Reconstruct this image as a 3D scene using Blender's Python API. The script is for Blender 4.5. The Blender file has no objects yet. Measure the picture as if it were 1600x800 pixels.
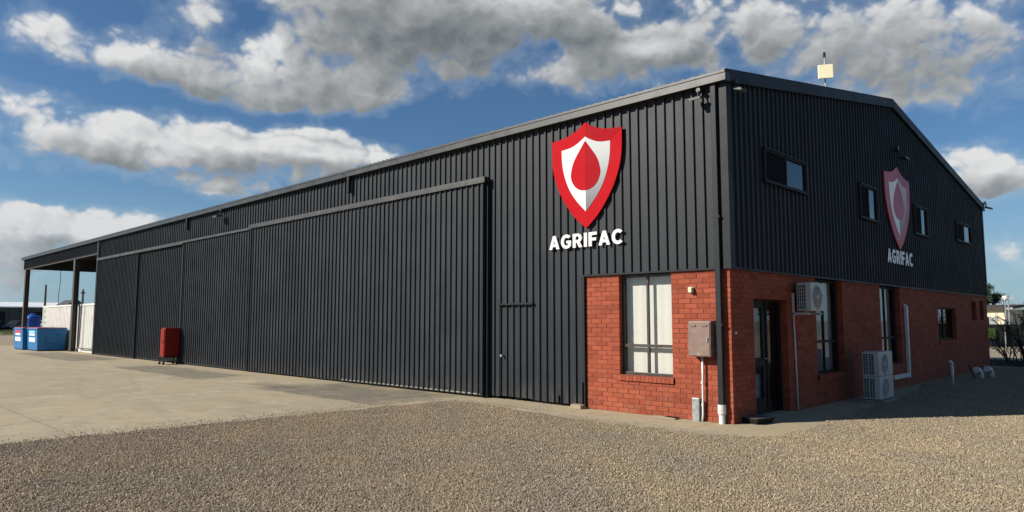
import bpy, bmesh, math, random
from mathutils import Vector, Matrix
rnd = random.Random(7)
R = math.radians

# ------------------------------------------------------------------ camera, world, sun, exposure
scene = bpy.context.scene
col = scene.collection
YAW = R(45.66); PITCH_UP = math.atan(101 / 1100)
view_h = Vector((-math.cos(YAW), math.sin(YAW), 0))
right_h = Vector((view_h.y, -view_h.x, 0))
view = view_h * math.cos(PITCH_UP) + Vector((0, 0, math.sin(PITCH_UP)))
CAM = Vector((5.687, -10.842, 1.68))
cam_d = bpy.data.cameras.new('camera'); cam_d.sensor_width = 36; cam_d.lens = 36 * 1100 / 1600
cam_d.clip_start = 0.05; cam_d.clip_end = 5000
cam = bpy.data.objects.new('camera', cam_d); col.objects.link(cam)
cam.location = CAM; cam.rotation_euler = view.to_track_quat('-Z', 'Y').to_euler()
scene.camera = cam
scene.view_settings.view_transform = 'Standard'; scene.view_settings.look = 'None'
scene.view_settings.gamma = 1; scene.view_settings.use_curve_mapping = False
scene.view_settings.exposure = 0.62
cy = scene.cycles; cy.use_denoising = True; cy.max_bounces = 5; cy.diffuse_bounces = 2; cy.glossy_bounces = 3; cy.transparent_max_bounces = 10; cy.transmission_bounces = 2
scene.render.resolution_x = 1024; scene.render.resolution_y = 512

SUN_EL = R(31); SUN_DIR = Vector((-0.56 * math.cos(SUN_EL), -0.8285 * math.cos(SUN_EL), math.sin(SUN_EL)))
sun_d = bpy.data.lights.new('sun', 'SUN'); sun_d.energy = 5.0; sun_d.angle = R(0.53); sun_d.color = (1, 0.93, 0.82)
sun = bpy.data.objects.new('sun', sun_d); col.objects.link(sun)
sun.rotation_euler = SUN_DIR.to_track_quat('Z', 'Y').to_euler(); sun.location = (-20, -30, 40)

# clouds seen in the photograph: azimuth from the view direction, elevation, two radii, amount
BLOBS = [
    (-0.614, 0.322, 0.075, 0.024, 0.75), (-0.501, 0.321, 0.094, 0.03, 0.8), (-0.358, 0.313, 0.131, 0.045, 0.9), (-0.22, 0.308, 0.097, 0.032, 0.75),
    (-0.44, 0.384, 0.046, 0.017, 0.5), (-0.131, 0.420, 0.236, 0.060, 1.55), (0.094, 0.43, 0.12, 0.028, 0.6), (-0.056, 0.349, 0.065, 0.024, 0.7),
    (0.037, 0.334, 0.056, 0.019, 0.5), (0.126, 0.347, 0.074, 0.034, 0.75), (0.23, 0.375, 0.085, 0.03, 0.6), (0.384, 0.372, 0.137, 0.066, .74),
    (0.527, 0.331, 0.126, 0.056, .68), (0.62, 0.317, 0.081, 0.049, .4), (0.549, 0.353, 0.082, 0.029, .2), (0.593, 0.186, 0.051, 0.036, 1.0),
    (0.635, 0.158, 0.048, 0.022, 0.8), (0.458, 0.268, 0.09, 0.02, 0.5), (-0.595, 0.223, 0.096, 0.031, 1.0), (-0.514, 0.21, 0.077, 0.028, 0.9),
    (-0.578, 0.27, 0.022, 0.012, 0.5), (-0.411, 0.229, 0.047, 0.023, 0.7), (-0.305, 0.222, 0.115, 0.044, 1.1), (-0.219, 0.235, 0.053, 0.028, 0.7),
    (-0.408, 0.169, 0.054, 0.018, 0.7), (-0.51, 0.122, 0.10, 0.018, 0.9), (-0.61, 0.131, 0.05, 0.014, 0.7), (-0.62, 0.088, 0.07, 0.022, 0.9),
    (-0.563, 0.104, 0.059, 0.012, 0.6), (-0.621, 0.052, 0.054, 0.022, 0.8), (0.626, 0.098, 0.01, 0.009, 0.5), (0.601, 0.084, 0.018, 0.014, 0.9),
    (0.621, 0.061, 0.018, 0.009, 0.5), (0.557, 0.109, 0.026, 0.009, -0.5), (-0.369, 0.391, 0.037, 0.023, -0.9), (-0.55, 0.371, 0.048, 0.014, -0.8),
    (-0.586, 0.284, 0.058, 0.016, -0.9), (-0.473, 0.274, 0.059, 0.017, -0.9), (-0.254, 0.267, 0.13, 0.012, -0.7), (-0.111, 0.274, 0.082, 0.035, -0.9),
    (-0.433, 0.195, 0.034, 0.008, -0.3), (-0.559, 0.155, 0.126, 0.014, -0.9), (-0.352, 0.146, 0.049, 0.012, -0.6), (0.0, 0.271, 0.083, 0.053, -0.8),
    (-0.009, 0.362, 0.032, 0.015, -0.5), (0.309, 0.354, 0.022, 0.028, -0.8), (0.195, 0.417, 0.054, 0.018, -0.5), (0.185, 0.361, 0.014, 0.013, -0.2),
    (0.045, 0.385, 0.03, 0.014, -.5), (0.16, 0.415, 0.045, 0.012, -.4), (0.14, 0.40, 0.12, 0.03, .35), (0.30, 0.39, 0.07, 0.04, .35), (.50, .275, .12, .016, .35), (-.33, .272, .09, .012, -.7),
    (0.563, 0.227, 0.06, 0.018, -0.8), (0.53, 0.251, 0.042, 0.015, -0.5), (0.615, 0.116, 0.049, 0.018, -0.8),
]

class NT:
    """small helper for writing node trees"""
    def __init__(s, tree): s.t = tree; s.n = tree.nodes; s.l = tree.links
    def new(s, typ, **kw):
        n = s.n.new(typ)
        for k, v in kw.items(): setattr(n, k, v)
        return n
    def put(s, sock, v):
        if v is None: return
        if isinstance(v, bpy.types.NodeSocket): s.l.new(v, sock)
        else: sock.default_value = v
    def m(s, op, a, b=None, c=None, clamp=False):
        n = s.new('ShaderNodeMath', operation=op, use_clamp=clamp)
        for i, v in enumerate((a, b, c)): s.put(n.inputs[i], v)
        return n.outputs[0]
    def vm(s, op, a, b=None, c=None, out=0):
        n = s.new('ShaderNodeVectorMath', operation=op)
        s.put(n.inputs[0], a)
        if b is not None: s.put(n.inputs[1], b)
        if c is not None: s.put(n.inputs[2], c)
        return n.outputs[out]
    def noise(s, vec, scale, detail=4, rough=.55, dist=0, out=0):
        n = s.new('ShaderNodeTexNoise'); s.put(n.inputs['Vector'], vec)
        n.inputs['Scale'].default_value = scale; n.inputs['Detail'].default_value = detail
        n.inputs['Roughness'].default_value = rough; n.inputs['Distortion'].default_value = dist
        return n.outputs[out]
    def smooth(s, x, a, b, lo=0., hi=1.):
        n = s.new('ShaderNodeMapRange', interpolation_type='SMOOTHSTEP')
        s.put(n.inputs[0], x)
        for i, v in enumerate((a, b, lo, hi)): s.put(n.inputs[i + 1], v)
        return n.outputs[0]
    def lin(s, x, a, b, lo=0., hi=1.):
        n = s.new('ShaderNodeMapRange'); s.put(n.inputs[0], x)
        for i, v in enumerate((a, b, lo, hi)): s.put(n.inputs[i + 1], v)
        return n.outputs[0]
    def mix(s, f, a, b, blend='MIX'):
        n = s.new('ShaderNodeMix', data_type='RGBA', blend_type=blend)
        s.put(n.inputs[0], f)
        for i, v in ((6, a), (7, b)):
            if isinstance(v, tuple) and len(v) == 3: v = (*v, 1)
            s.put(n.inputs[i], v)
        return n.outputs[2]
    def sep(s, v):
        n = s.new('ShaderNodeSeparateXYZ'); s.put(n.inputs[0], v); return n.outputs
    def comb(s, x, y, z):
        n = s.new('ShaderNodeCombineXYZ')
        for i, v in enumerate((x, y, z)): s.put(n.inputs[i], v)
        return n.outputs[0]

def build_world():
    w = bpy.data.worlds.new('World'); scene.world = w; w.use_nodes = True
    w.cycles.sampling_method = 'NONE'
    w.node_tree.nodes.clear()
    def group(name, ins, out):
        g = bpy.data.node_groups.new(name, 'ShaderNodeTree')
        for i_, t_ in ins: g.interface.new_socket(i_, in_out='INPUT', socket_type=t_)
        g.interface.new_socket(out, in_out='OUTPUT', socket_type='NodeSocketFloat')
        k = NT(g); return g, k, k.new('NodeGroupInput').outputs, k.new('NodeGroupOutput').inputs
    VEC, FLT = 'NodeSocketVector', 'NodeSocketFloat'
    # where the clouds lie: direction -> smooth cloud amount
    G1, k, i, out = group('cloud_cover', [('Dir', VEC), ('Warp', VEC), ('Elsewhere', FLT)], 'Cover')
    dw = k.vm('ADD', k.vm('NORMALIZE', i[0]), i[1])
    a = k.m('ARCTAN2', k.vm('DOT_PRODUCT', dw, tuple(right_h), out=1), k.vm('DOT_PRODUCT', dw, tuple(view_h), out=1))
    p = k.comb(a, k.m('ARCSINE', k.sep(dw)[2]), 0.)
    acc = i[2]
    for (a0, e0, ra, re, st) in BLOBS:
        if st > 0: ra, re, st = ra * 1.06, re * 1.16, st * 1.10
        else: st *= 1.1
        q = k.vm('MULTIPLY_ADD', p, (1 / ra, 1 / re, 0), (-a0 / ra, -e0 / re, 0))
        q = k.vm('DOT_PRODUCT', q, q, out=1)
        acc = k.m('MULTIPLY_ADD', k.m('POWER', .3679, q), st, acc)
    k.l.new(k.m("MINIMUM", acc, 1.75), out[0])
    # billows: puffs upon puffs
    G2, k, i, out = group('cloud_billow', [('Dir', VEC), ('Warp', VEC)], 'Billow')
    flat = k.vm('ADD', k.vm('MULTIPLY', k.vm('NORMALIZE', i[0]), (1, 1, 1.25)), i[1])
    mid = k.noise(flat, 14, 6, .58)
    vor = k.new('ShaderNodeTexVoronoi', feature='F1'); vor.inputs['Scale'].default_value = 17
    vor.inputs['Detail'].default_value = 2.0; vor.inputs['Roughness'].default_value = .55; vor.inputs['Lacunarity'].default_value = 2.3
    k.put(vor.inputs['Vector'], flat)
    k.l.new(k.m('MULTIPLY_ADD', k.m('SUBTRACT', mid, .5), 1.85, k.m('MULTIPLY', k.m('SUBTRACT', .46, vor.outputs[0]), 1.0)), out[0])

    k = NT(w.node_tree)
    d = k.vm('NORMALIZE', k.new('ShaderNodeTexCoord').outputs['Generated'])
    warp1 = k.vm('MULTIPLY', k.vm('SUBTRACT', k.noise(d, 11, 2, .5, out=1), (.5, .5, .5)), (.06, .06, .05))
    warp2 = k.vm('MULTIPLY', k.vm('SUBTRACT', k.noise(k.vm('MULTIPLY', d, (1, 1, 1.25)), 22, 2, .5, out=1), (.5, .5, .5)), (.03, .03, .03))
    # outside the view the cumulus goes on, thinned out to weaken the ambient light
    az = k.m('ARCTAN2', k.vm('DOT_PRODUCT', d, tuple(right_h), out=1), k.vm('DOT_PRODUCT', d, tuple(view_h), out=1))
    inframe = k.m('MULTIPLY', k.smooth(k.m('ABSOLUTE', az), .62, .95, 1, 0), k.smooth(k.m('ARCSINE', k.sep(d)[2]), .42, .62, 1, 0))
    amb = k.m('MULTIPLY', k.m('SUBTRACT', 1., inframe), k.lin(k.noise(k.vm('MULTIPLY', d, (1, 1, 2.0)), 3.4, 3, .5), .38, .70, -.45, .85))
    def use(g, *vs):
        n = k.new('ShaderNodeGroup'); n.node_tree = g
        for sock, v in zip(n.inputs, vs): k.put(sock, v)
        return n.outputs[0]
    C0 = use(G1, d, warp1, amb)
    CH = use(G1, k.vm('ADD', d, (-.002, -.010, .017)), warp1, amb)
    C1 = use(G1, k.vm('ADD', d, (-.004, -.020, .037)), warp1, amb)
    N0 = use(G2, d, warp2); N1 = use(G2, k.vm('ADD', d, (-.003, -.011, .010)), warp2)
    D0 = k.m('ADD', C0, N0)
    alpha = k.smooth(D0, .08, .60)
    # light reaching the cloud: tops and edges white, bases and thick middles grey
    above = k.m('MAXIMUM', k.m('MULTIPLY_ADD', N1, .22, k.m('MINIMUM', C1, k.m('ADD', CH, .1))), 0)
    thick = k.m('MULTIPLY_ADD', above, .56, k.m('MULTIPLY', k.m('MAXIMUM', D0, 0), .05))
    thick = k.m('MULTIPLY_ADD', k.m('SUBTRACT', N1, N0), .24, thick)
    ramp = k.new('ShaderNodeValToRGB'); k.put(ramp.inputs[0], thick)
    els = ramp.color_ramp.elements
    els[0].position = .0; els[0].color = (.76, .765, .77, 1)
    els[1].position = 1.0; els[1].color = (.165, .183, .20, 1)
    for pos, c in ((.18, (.62, .63, .64)), (.40, (.44, .455, .47)), (.66, (.285, .305, .32))):
        x = els.new(pos); x.color = (*c, 1)
    sky = k.new('ShaderNodeTexSky', sky_type='NISHITA'); sky.sun_disc = False
    sky.sun_elevation = SUN_EL; sky.sun_rotation = math.atan2(SUN_DIR.x, SUN_DIR.y)
    sky.air_density = 1.0; sky.dust_density = .4; sky.ozone_density = 2.0
    STR = .051
    z = k.sep(k.vm('NORMALIZE', d))[2]
    deep = k.mix(1., sky.outputs[0], (.64, .90, 1.12), 'MULTIPLY')
    skyc = k.mix(k.smooth(z, 0.0, .22, .62, 0), deep, tuple(v / STR for v in (.20, .30, .39)))
    # thin veil round the thick clouds
    skyc = k.mix(k.m('MULTIPLY', k.smooth(D0, -.55, .3), .22), skyc, tuple(v / STR for v in (.33, .38, .42)))
    cloud = k.mix(k.smooth(z, 0, .2, .4, 0), ramp.outputs[0], (.40, .49, .57))
    cloud = k.vm('SCALE', cloud); cloud.node.inputs['Scale'].default_value = .64 / STR
    bg = k.new('ShaderNodeBackground'); k.put(bg.inputs[0], k.mix(alpha, skyc, cloud)); bg.inputs[1].default_value = STR
    o = k.new('ShaderNodeOutputWorld'); k.l.new(bg.outputs[0], o.inputs[0])
build_world()

# ------------------------------------------------------------------ materials
MATS = {}
def material(name, color, rough=.6, metal=0., var=.12, vscale=3., bump=0., bscale=30., spec=.4, rand=0., streak=0., dirt=None, dscale=1.5, bdist=.01):
    if name in MATS: return MATS[name]
    m = bpy.data.materials.new(name); m.use_nodes = True; k = NT(m.node_tree)
    b = m.node_tree.nodes['Principled BSDF']
    co = k.new('ShaderNodeTexCoord').outputs['Object']
    geo = k.new('ShaderNodeNewGeometry').outputs['Position']
    c = (*color, 1)
    n = k.noise(geo, vscale, 6, .62)
    f = k.lin(n, .3, .7, 1 - var, 1 + var)
    if streak:
        st = k.noise(k.vm('MULTIPLY', geo, (1, 1, .06)), 9, 4, .6)
        f = k.m('MULTIPLY', f, k.lin(st, .3, .72, 1 - streak, 1 + streak))
    if rand:
        oi = k.new('ShaderNodeObjectInfo').outputs['Random']
        f = k.m('MULTIPLY', f, k.lin(oi, 0, 1, 1 - rand, 1 + rand))
    hs = k.new('ShaderNodeHueSaturation'); k.put(hs.inputs['Value'], f); k.put(hs.inputs['Color'], c)
    outc = hs.outputs[0]
    if name == 'charcoal_cladding':
        zz = k.sep(geo)[2]
        dust = k.m('MULTIPLY', k.smooth(zz, 0, .55, 1, 0), k.smooth(k.noise(k.vm('MULTIPLY', geo, (1, 1, .35)), 6, 5, .65), .38, .7))
        outc = k.mix(k.m('MULTIPLY', dust, .45), outc, (.09, .078, .06))
        spl = k.smooth(k.noise(k.vm('MULTIPLY', geo, (1, 1, .12)), 2.3, 6, .65), .60, .75)
        outc = k.mix(k.m('MULTIPLY', spl, .25), outc, (.05, .05, .05))
    if dirt:
        dm = k.smooth(k.noise(geo, dscale, 7, .65), .52, .72)
        outc = k.mix(k.m('MULTIPLY', dm, dirt[3]), outc, dirt[:3])
    k.put(b.inputs['Base Color'], outc)
    k.put(b.inputs['Roughness'], k.lin(n, .3, .7, max(rough - .08, .02), min(rough + .08, 1)))
    b.inputs['Metallic'].default_value = metal; b.inputs['Specular IOR Level'].default_value = spec
    if bump:
        bn = k.new('ShaderNodeBump'); bn.inputs['Strength'].default_value = bump; bn.inputs['Distance'].default_value = bdist
        k.put(bn.inputs['Height'], k.noise(geo, bscale, 5, .6)); k.put(b.inputs['Normal'], bn.outputs[0])
    MATS[name] = m; return m

def glass_mat(name, tint=(.90, .90, .88), refl=1.0):
    m = bpy.data.materials.new(name); m.use_nodes = True; k = NT(m.node_tree); m.node_tree.nodes.clear()
    tr = k.new('ShaderNodeBsdfTransparent'); tr.inputs[0].default_value = (*tint, 1)
    gl = k.new('ShaderNodeBsdfGlossy'); gl.inputs['Roughness'].default_value = .01; gl.inputs[0].default_value = (.9 * refl, .93 * refl, .95 * refl, 1)
    wob = k.new('ShaderNodeBump'); wob.inputs['Strength'].default_value = .05; wob.inputs['Distance'].default_value = .02
    k.put(wob.inputs['Height'], k.noise(k.new('ShaderNodeNewGeometry').outputs['Position'], 2.5, 2, .5)); k.put(gl.inputs['Normal'], wob.outputs[0])
    gn = k.new('ShaderNodeNewGeometry')
    c = k.m('ABSOLUTE', k.vm('DOT_PRODUCT', gn.outputs['Normal'], gn.outputs['Incoming'], out=1))
    fr = k.m('MULTIPLY_ADD', k.m('POWER', k.m('SUBTRACT', 1., c, clamp=True), 5.), .92, .08)
    mx = k.new('ShaderNodeMixShader'); k.put(mx.inputs[0], fr); k.l.new(tr.outputs[0], mx.inputs[1]); k.l.new(gl.outputs[0], mx.inputs[2])
    o = k.new('ShaderNodeOutputMaterial'); k.l.new(mx.outputs[0], o.inputs[0]); return m

def brick_mat(name, island):
    m = bpy.data.materials.new(name); m.use_nodes = True; k = NT(m.node_tree); b = m.node_tree.nodes['Principled BSDF']
    geo = k.new('ShaderNodeNewGeometry')
    r = geo.outputs['Random Per Island'] if island else k.new('ShaderNodeObjectInfo').outputs['Random']
    pos = geo.outputs['Position']
    ramp = k.new('ShaderNodeValToRGB'); k.put(ramp.inputs[0], r)
    e = ramp.color_ramp.elements
    e[0].color = (.195, .040, .019, 1); e[1].color = (.285, .066, .032, 1); x = e.new(.35); x.color = (.242, .053, .025, 1)
    n1 = k.noise(pos, 14, 6, .65); n2 = k.noise(pos, 1.1, 4, .6)
    hs = k.new('ShaderNodeHueSaturation'); k.put(hs.inputs['Color'], ramp.outputs[0])
    k.put(hs.inputs['Value'], k.m('MULTIPLY', k.lin(n1, .3, .7, .86, 1.12), k.lin(n2, .3, .7, .88, 1.1)))
    # pale efflorescence and dust on the lowest courses
    z = k.sep(pos)[2]
    low = k.m('MULTIPLY', k.smooth(z, .08, .95, 1, 0), k.smooth(k.noise(pos, 5, 6, .7), .45, .68))
    c = k.mix(k.m('MULTIPLY', low, .28), hs.outputs[0], (.26, .15, .10))
    k.put(b.inputs['Base Color'], c); b.inputs['Roughness'].default_value = .82; b.inputs['Specular IOR Level'].default_value = .25
    bn = k.new('ShaderNodeBump'); bn.inputs['Strength'].default_value = .45; bn.inputs['Distance'].default_value = .004
    k.put(bn.inputs['Height'], k.noise(pos, 60, 5, .65)); k.put(b.inputs['Normal'], bn.outputs[0])
    return m

def ground_mat(name, kind):
    m = bpy.data.materials.new(name); m.use_nodes = True; k = NT(m.node_tree); b = m.node_tree.nodes['Principled BSDF']
    pos = k.new('ShaderNodeNewGeometry').outputs['Position']
    b.inputs['Specular IOR Level'].default_value = .2; b.inputs['Roughness'].default_value = .9
    bn = k.new('ShaderNodeBump')
    if kind == 'concrete':
        n1 = k.noise(pos, .35, 6, .6, .6); n2 = k.noise(k.vm('MULTIPLY', pos, (.35, 1, 1)), 1.6, 7, .68); n3 = k.noise(pos, 60, 4, .6)
        c = k.mix(k.smooth(n1, .38, .66), (0.322, 0.274, 0.189), (0.371, 0.312, 0.208))
        c = k.mix(k.m('MULTIPLY', k.smooth(n2, .5, .72), .5), c, (0.266, 0.226, 0.161))
        # worn dark aprons in front of each doorway
        xyz = k.sep(k.vm('ADD', pos, k.vm('MULTIPLY', k.vm('SUBTRACT', k.noise(pos, .7, 4, .6, out=1), (.5, .5, .5)), (2.2, .5, 0))))
        acc = 0.0
        for (x0, x1, y0, y1, s) in ((-11.4, -6.3, -2.55, -.02, 1.0), (-22.6, -15.2, -2.5, -.85, .9), (-38.5, -28.2, -2.5, -.5, .85), (-12.6, -11.0, -2.2, -1.6, .6)):
            mx = k.m('MULTIPLY', k.smooth(xyz[0], x0 - .5, x0 + .5), k.smooth(xyz[0], x1 - .5, x1 + .5, 1, 0))
            my = k.m('MULTIPLY', k.smooth(xyz[1], y0 - .05, y0 + .05), k.smooth(xyz[1], y1 - .25, y1 + .25, 1, 0))
            acc = k.m('MULTIPLY_ADD', k.m('MULTIPLY', mx, my), s, acc)
        mott = k.lin(k.noise(k.vm('MULTIPLY', pos, (.5, 1.4, 1)), 2.2, 6, .65), .3, .68, .7, 1.0)
        c = k.mix(k.m('MULTIPLY', acc, mott, clamp=True), c, (0.105, 0.099, 0.081))
        sw = k.sep(k.vm('ADD', pos, k.vm('MULTIPLY', k.noise(pos, .09, 2, .5, out=1), (0, 9, 0))))
        lanes = 0.0
        for y_, w_, s_ in ((-2.0, .16, .35), (-.4, .16, .35), (-6.3, .2, .22), (.9, .14, .25), (-4.6, .12, .2)):
            lanes = k.m('MULTIPLY_ADD', k.smooth(k.m('ABSOLUTE', k.m('SUBTRACT', sw[1], y_ + 1.0)), w_ * .4, w_, 1, 0), s_, lanes)
        lanes = k.m('MULTIPLY', lanes, k.smooth(k.noise(k.vm('MULTIPLY', pos, (.5, 2, 1)), 1.4, 6, .7), .4, .66))
        c = k.mix(lanes, c, (.17, .15, .12))
        blot = k.smooth(k.noise(pos, 2.4, 9, .78, .5), .46, .64)
        c = k.mix(k.m('MULTIPLY', blot, .55), c, (.25, .212, .165))
        grime = k.smooth(k.noise(pos, .55, 8, .7, .8), .5, .66)
        c = k.mix(k.m('MULTIPLY', grime, .38), c, (.24, .21, .17))
        pale = k.smooth(k.noise(pos, 1.3, 8, .72), .50, .68)
        c = k.mix(k.m('MULTIPLY', pale, k.m('SUBTRACT', .6, k.m('MULTIPLY', acc, .5), clamp=True)), c, (.45, .395, .305))
        # sandy ochre dust blown against the wall
        p2 = k.sep(pos)
        dust = k.m('MULTIPLY', k.smooth(p2[1], -1.0, -.1), k.smooth(k.noise(pos, 1.3, 5, .6), .42, .66))
        c = k.mix(k.m('MULTIPLY', dust, .65), c, (0.364, 0.264, 0.130))
        # pour joints and cracks
        j = 0.0
        for axis, step, off in ((0, 5.7, 0.15), (1, 5.2, 2.6)):
            w = k.m('ABSOLUTE', k.m('SUBTRACT', k.m('FRACT', k.m('MULTIPLY_ADD', k.m('ADD', p2[axis], k.m('MULTIPLY', k.noise(pos, 2, 3, .5), .05)), 1 / step, off / step)), .5))
            j = k.m('MAXIMUM', j, k.smooth(w, .5 - .026 / step, .5 - .010 / step))
        c = k.mix(k.m('MULTIPLY', j, .7), c, (.2, .175, .14))
        v = k.new('ShaderNodeTexVoronoi', feature='DISTANCE_TO_EDGE'); v.inputs['Scale'].default_value = .28
        k.put(v.inputs['Vector'], k.vm('ADD', pos, k.vm('MULTIPLY', k.noise(pos, 1.5, 6, .65, out=1), (1.2, 1.2, 0))))
        crack = k.m('MULTIPLY', k.smooth(v.outputs[0], 0, .012, 1, 0), k.smooth(n1, .5, .58))
        c = k.mix(k.m('MULTIPLY', crack, .4), c, (.2, .175, .14))
        spots = k.smooth(k.noise(pos, 3.1, 2, .4), .735, .76)
        c = k.mix(k.m('MULTIPLY', spots, .55), c, (.13, .115, .095))
        c = k.mix(k.lin(n3, .3, .7, 0, .2), c, (0.224, 0.192, 0.136))
        k.put(bn.inputs['Height'], k.m('ADD', n3, k.m('MULTIPLY', n2, 2.))); bn.inputs['Strength'].default_value = .3; bn.inputs['Distance'].default_value = .01
    elif kind == 'gravel':
        v = k.new('ShaderNodeTexVoronoi'); v.inputs['Scale'].default_value = 48; k.put(v.inputs['Vector'], pos)
        s = k.sep(v.outputs['Color'])
        ramp = k.new('ShaderNodeValToRGB'); k.put(ramp.inputs[0], s[0]); e = ramp.color_ramp.elements
        e[0].color = (0.152, 0.128, 0.096, 1); e[1].color = (0.448, 0.375, 0.277, 1); x = e.new(.5); x.color = (0.288, 0.236, 0.172, 1)
        n1 = k.noise(pos, .5, 5, .6)
        c = k.mix(k.smooth(n1, .35, .65), ramp.outputs[0], (.30, .265, .215), 'MIX'); c.node.inputs[0].default_value = .3
        c = k.mix(.35, ramp.outputs[0], k.mix(k.smooth(n1, .35, .65), (0.240, 0.206, 0.155), (0.312, 0.255, 0.175)))
        k.put(bn.inputs['Height'], k.m('ADD', v.outputs['Distance'], k.m('MULTIPLY', k.noise(pos, 160, 3, .6), .4))); bn.inputs['Strength'].default_value = .9; bn.inputs['Distance'].default_value = .02
        bn.invert = True
    else:
        n1 = k.noise(pos, .12, 6, .65); n2 = k.noise(pos, 4, 6, .7)
        c = k.mix(k.smooth(n1, .4, .62), (.20, .165, .12), (.10, .105, .045))
        c = k.mix(k.smooth(n2, .45, .7), c, (.25, .205, .14))
        k.put(bn.inputs['Height'], n2); bn.inputs['Strength'].default_value = .6; bn.inputs['Distance'].default_value = .05
    k.put(b.inputs['Base Color'], c); k.put(b.inputs['Normal'], bn.outputs[0])
    return m

M_CLAD = material('charcoal_cladding', (.0188, .0222, .0272), .5, 0, .10, 1.1, .12, 5, .2, rand=.09, streak=.13, bdist=.006)
M_TRIM = material('charcoal_trim', (.0165, .0192, .0230), .5, 0, .10, 2, .1, 8, .15)
M_TRACK = material('grey_track', (.031, .032, .033), .5, 0, .14, 3, .1, 12, .4, dirt=(.10, .085, .065, .4))
M_GUTTER = material('gutter_grey', (.030, .031, .032), .42, 0, .1, 3, 0, 8, .4)
M_ROOF = material('roof_sheet', (.05, .05, .052), .45, .2, .1, 2)
M_PALE = material('worn_rail', (.20, .185, .16), .6, .1, .2, 3, dirt=(.12, .09, .06, .6), dscale=5)
M_STEEL = material('rusty_steel', (.055, .05, .048), .6, .2, .25, 4, .2, 20, .4, dirt=(.09, .04, .022, .7), dscale=4)
M_DARK = material('dark_inside', (.03, .03, .03), .8)
M_FRAME = material('bronze_frame', (.055, .048, .043), .4, .3, .1, 6)
M_FRAMEL = material('dark_frame', (.018, .018, .019), .55, 0, .1, 6, spec=.12)
M_CURT = material('white_blind', (.60, .59, .56), .8, 0, .04, 4)
M_WHITE = material('white_enamel', (.43, .43, .41), .4, 0, .06, 4, dirt=(.4, .36, .3, .5), dscale=3)
M_PVC = material('white_pvc', (.58, .57, .54), .35, 0, .05, 6, dirt=(.42, .36, .28, .6), dscale=9)
M_CONTAINER = material('container_white', (.60, .59, .55), .5, 0, .04, 1.5, streak=.03, dirt=(.36, .27, .19, .4), dscale=1.6)
M_GALV = material('galvanised', (0.3150, 0.3300, 0.3375), .45, .6, .12, 12, .1, 40, dirt=(.25, .24, .22, .5), dscale=10)
M_METER = material('brown_box', (0.1762, 0.1162, 0.0938), .5, .1, .10, 5, .05, 20, dirt=(.33, .27, .23, .4), dscale=5)
M_BLACK = material('black_plastic', (.014, .014, .015), .55, 0, .1, 5, spec=.15)
M_RED = material('sign_red', (.355, .0045, .0095), .65, 0, .02, 2, spec=.06)
M_RED2 = material('sign_red_deep', (.27, .0035, .0085), .65, 0, .02, 2, spec=.06)
M_SWHITE = material('sign_white', (.62, .62, .61), .65, 0, .02, 2, spec=.06)
M_FRED = material('faded_red', (.46, .035, .065), .45, 0, .05, 2)
M_FRED2 = material('faded_red_deep', (.36, .035, .06), .45, 0, .05, 2)
M_FWHITE = material('faded_white', (.84, .84, .84), .45, 0, .04, 2)
M_CAB = material('cabinet_red', (.19, .014, .008), .5, 0, .15, 3, .25, 6, spec=.15, dirt=(.13, .02, .014, .5), dscale=4, bdist=.02)
M_BIN = material('bin_blue', (0.0090, 0.1275, 0.3225), .5, 0, .12, 3, .2, 10, dirt=(.03, .10, .2, .5), dscale=3)
M_TANK = material('tank_blue', (0.0112, 0.0750, 0.4125), .4, 0, .06, 3)
M_BLIND_GREY = material('grey_blind', (.30, .32, .33), .8, 0, .08, 4)
M_SCREENW = material('fly_screen', (.008, .009, .011), .8, spec=.03)
M_SOIL = material('dark_soil', (.06, .048, .036), .95, 0, .3, 6, .6, 20)
M_LENS = material('lamp_lens', (.22, .22, .20), .25, 0, .05, 6)
M_YELLOW = material('cream_lamp', (.72, .62, .30), .5, 0, .05, 10)
M_PANEL = material('antenna_cream', (.88, .80, .55), .5, 0, .03, 3)
M_CBLOCK = material('concrete_block', (0.2700, 0.2175, 0.1500), .9, 0, .2, 12, .5, 40)
M_GLASS = glass_mat('window_glass')
M_GLASSD = glass_mat('office_glass', (.55, .62, .66), 1.0)
M_BRICK = brick_mat('brick_red', False); M_BRICKJ = brick_mat('brick_red_joined', True)
M_MORTAR = material('red_mortar', (0.1785, 0.0494, 0.0270), .95, 0, .2, 9, .5, 60)
M_CONC = ground_mat('worn_concrete', 'concrete'); M_GRAV = ground_mat('gravel_bed', 'gravel'); M_EARTH = ground_mat('dry_earth', 'earth')

def half_white(name, top, bottom):
    """printed silver half of the emblem, light at the top and deeper lower down"""
    m = bpy.data.materials.new(name); m.use_nodes = True; k = NT(m.node_tree); b = m.node_tree.nodes['Principled BSDF']
    z = k.sep(k.new('ShaderNodeTexCoord').outputs['Object'])[2]
    k.put(b.inputs['Base Color'], k.mix(k.smooth(z, -.75, .7, 0, 1), bottom, top)); b.inputs['Roughness'].default_value = .65; b.inputs['Specular IOR Level'].default_value = .06
    return m
M_SILVER = half_white('sign_silver', (.43, .44, .45), (.16, .16, .17))
M_FSILVER = half_white('faded_silver', (.62, .56, .56), (.36, .37, .40))

# ------------------------------------------------------------------ mesh helpers
def front(s, d, z): return (s, -d, z)      # long wall: s along X, d outwards
GX = .135                                  # X of the end wall's brick face
def gable(s, d, z): return (d + GX, s, z)  # end wall: s along Y, d outwards
def world(x, y, z): return (x, y, z)

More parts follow.
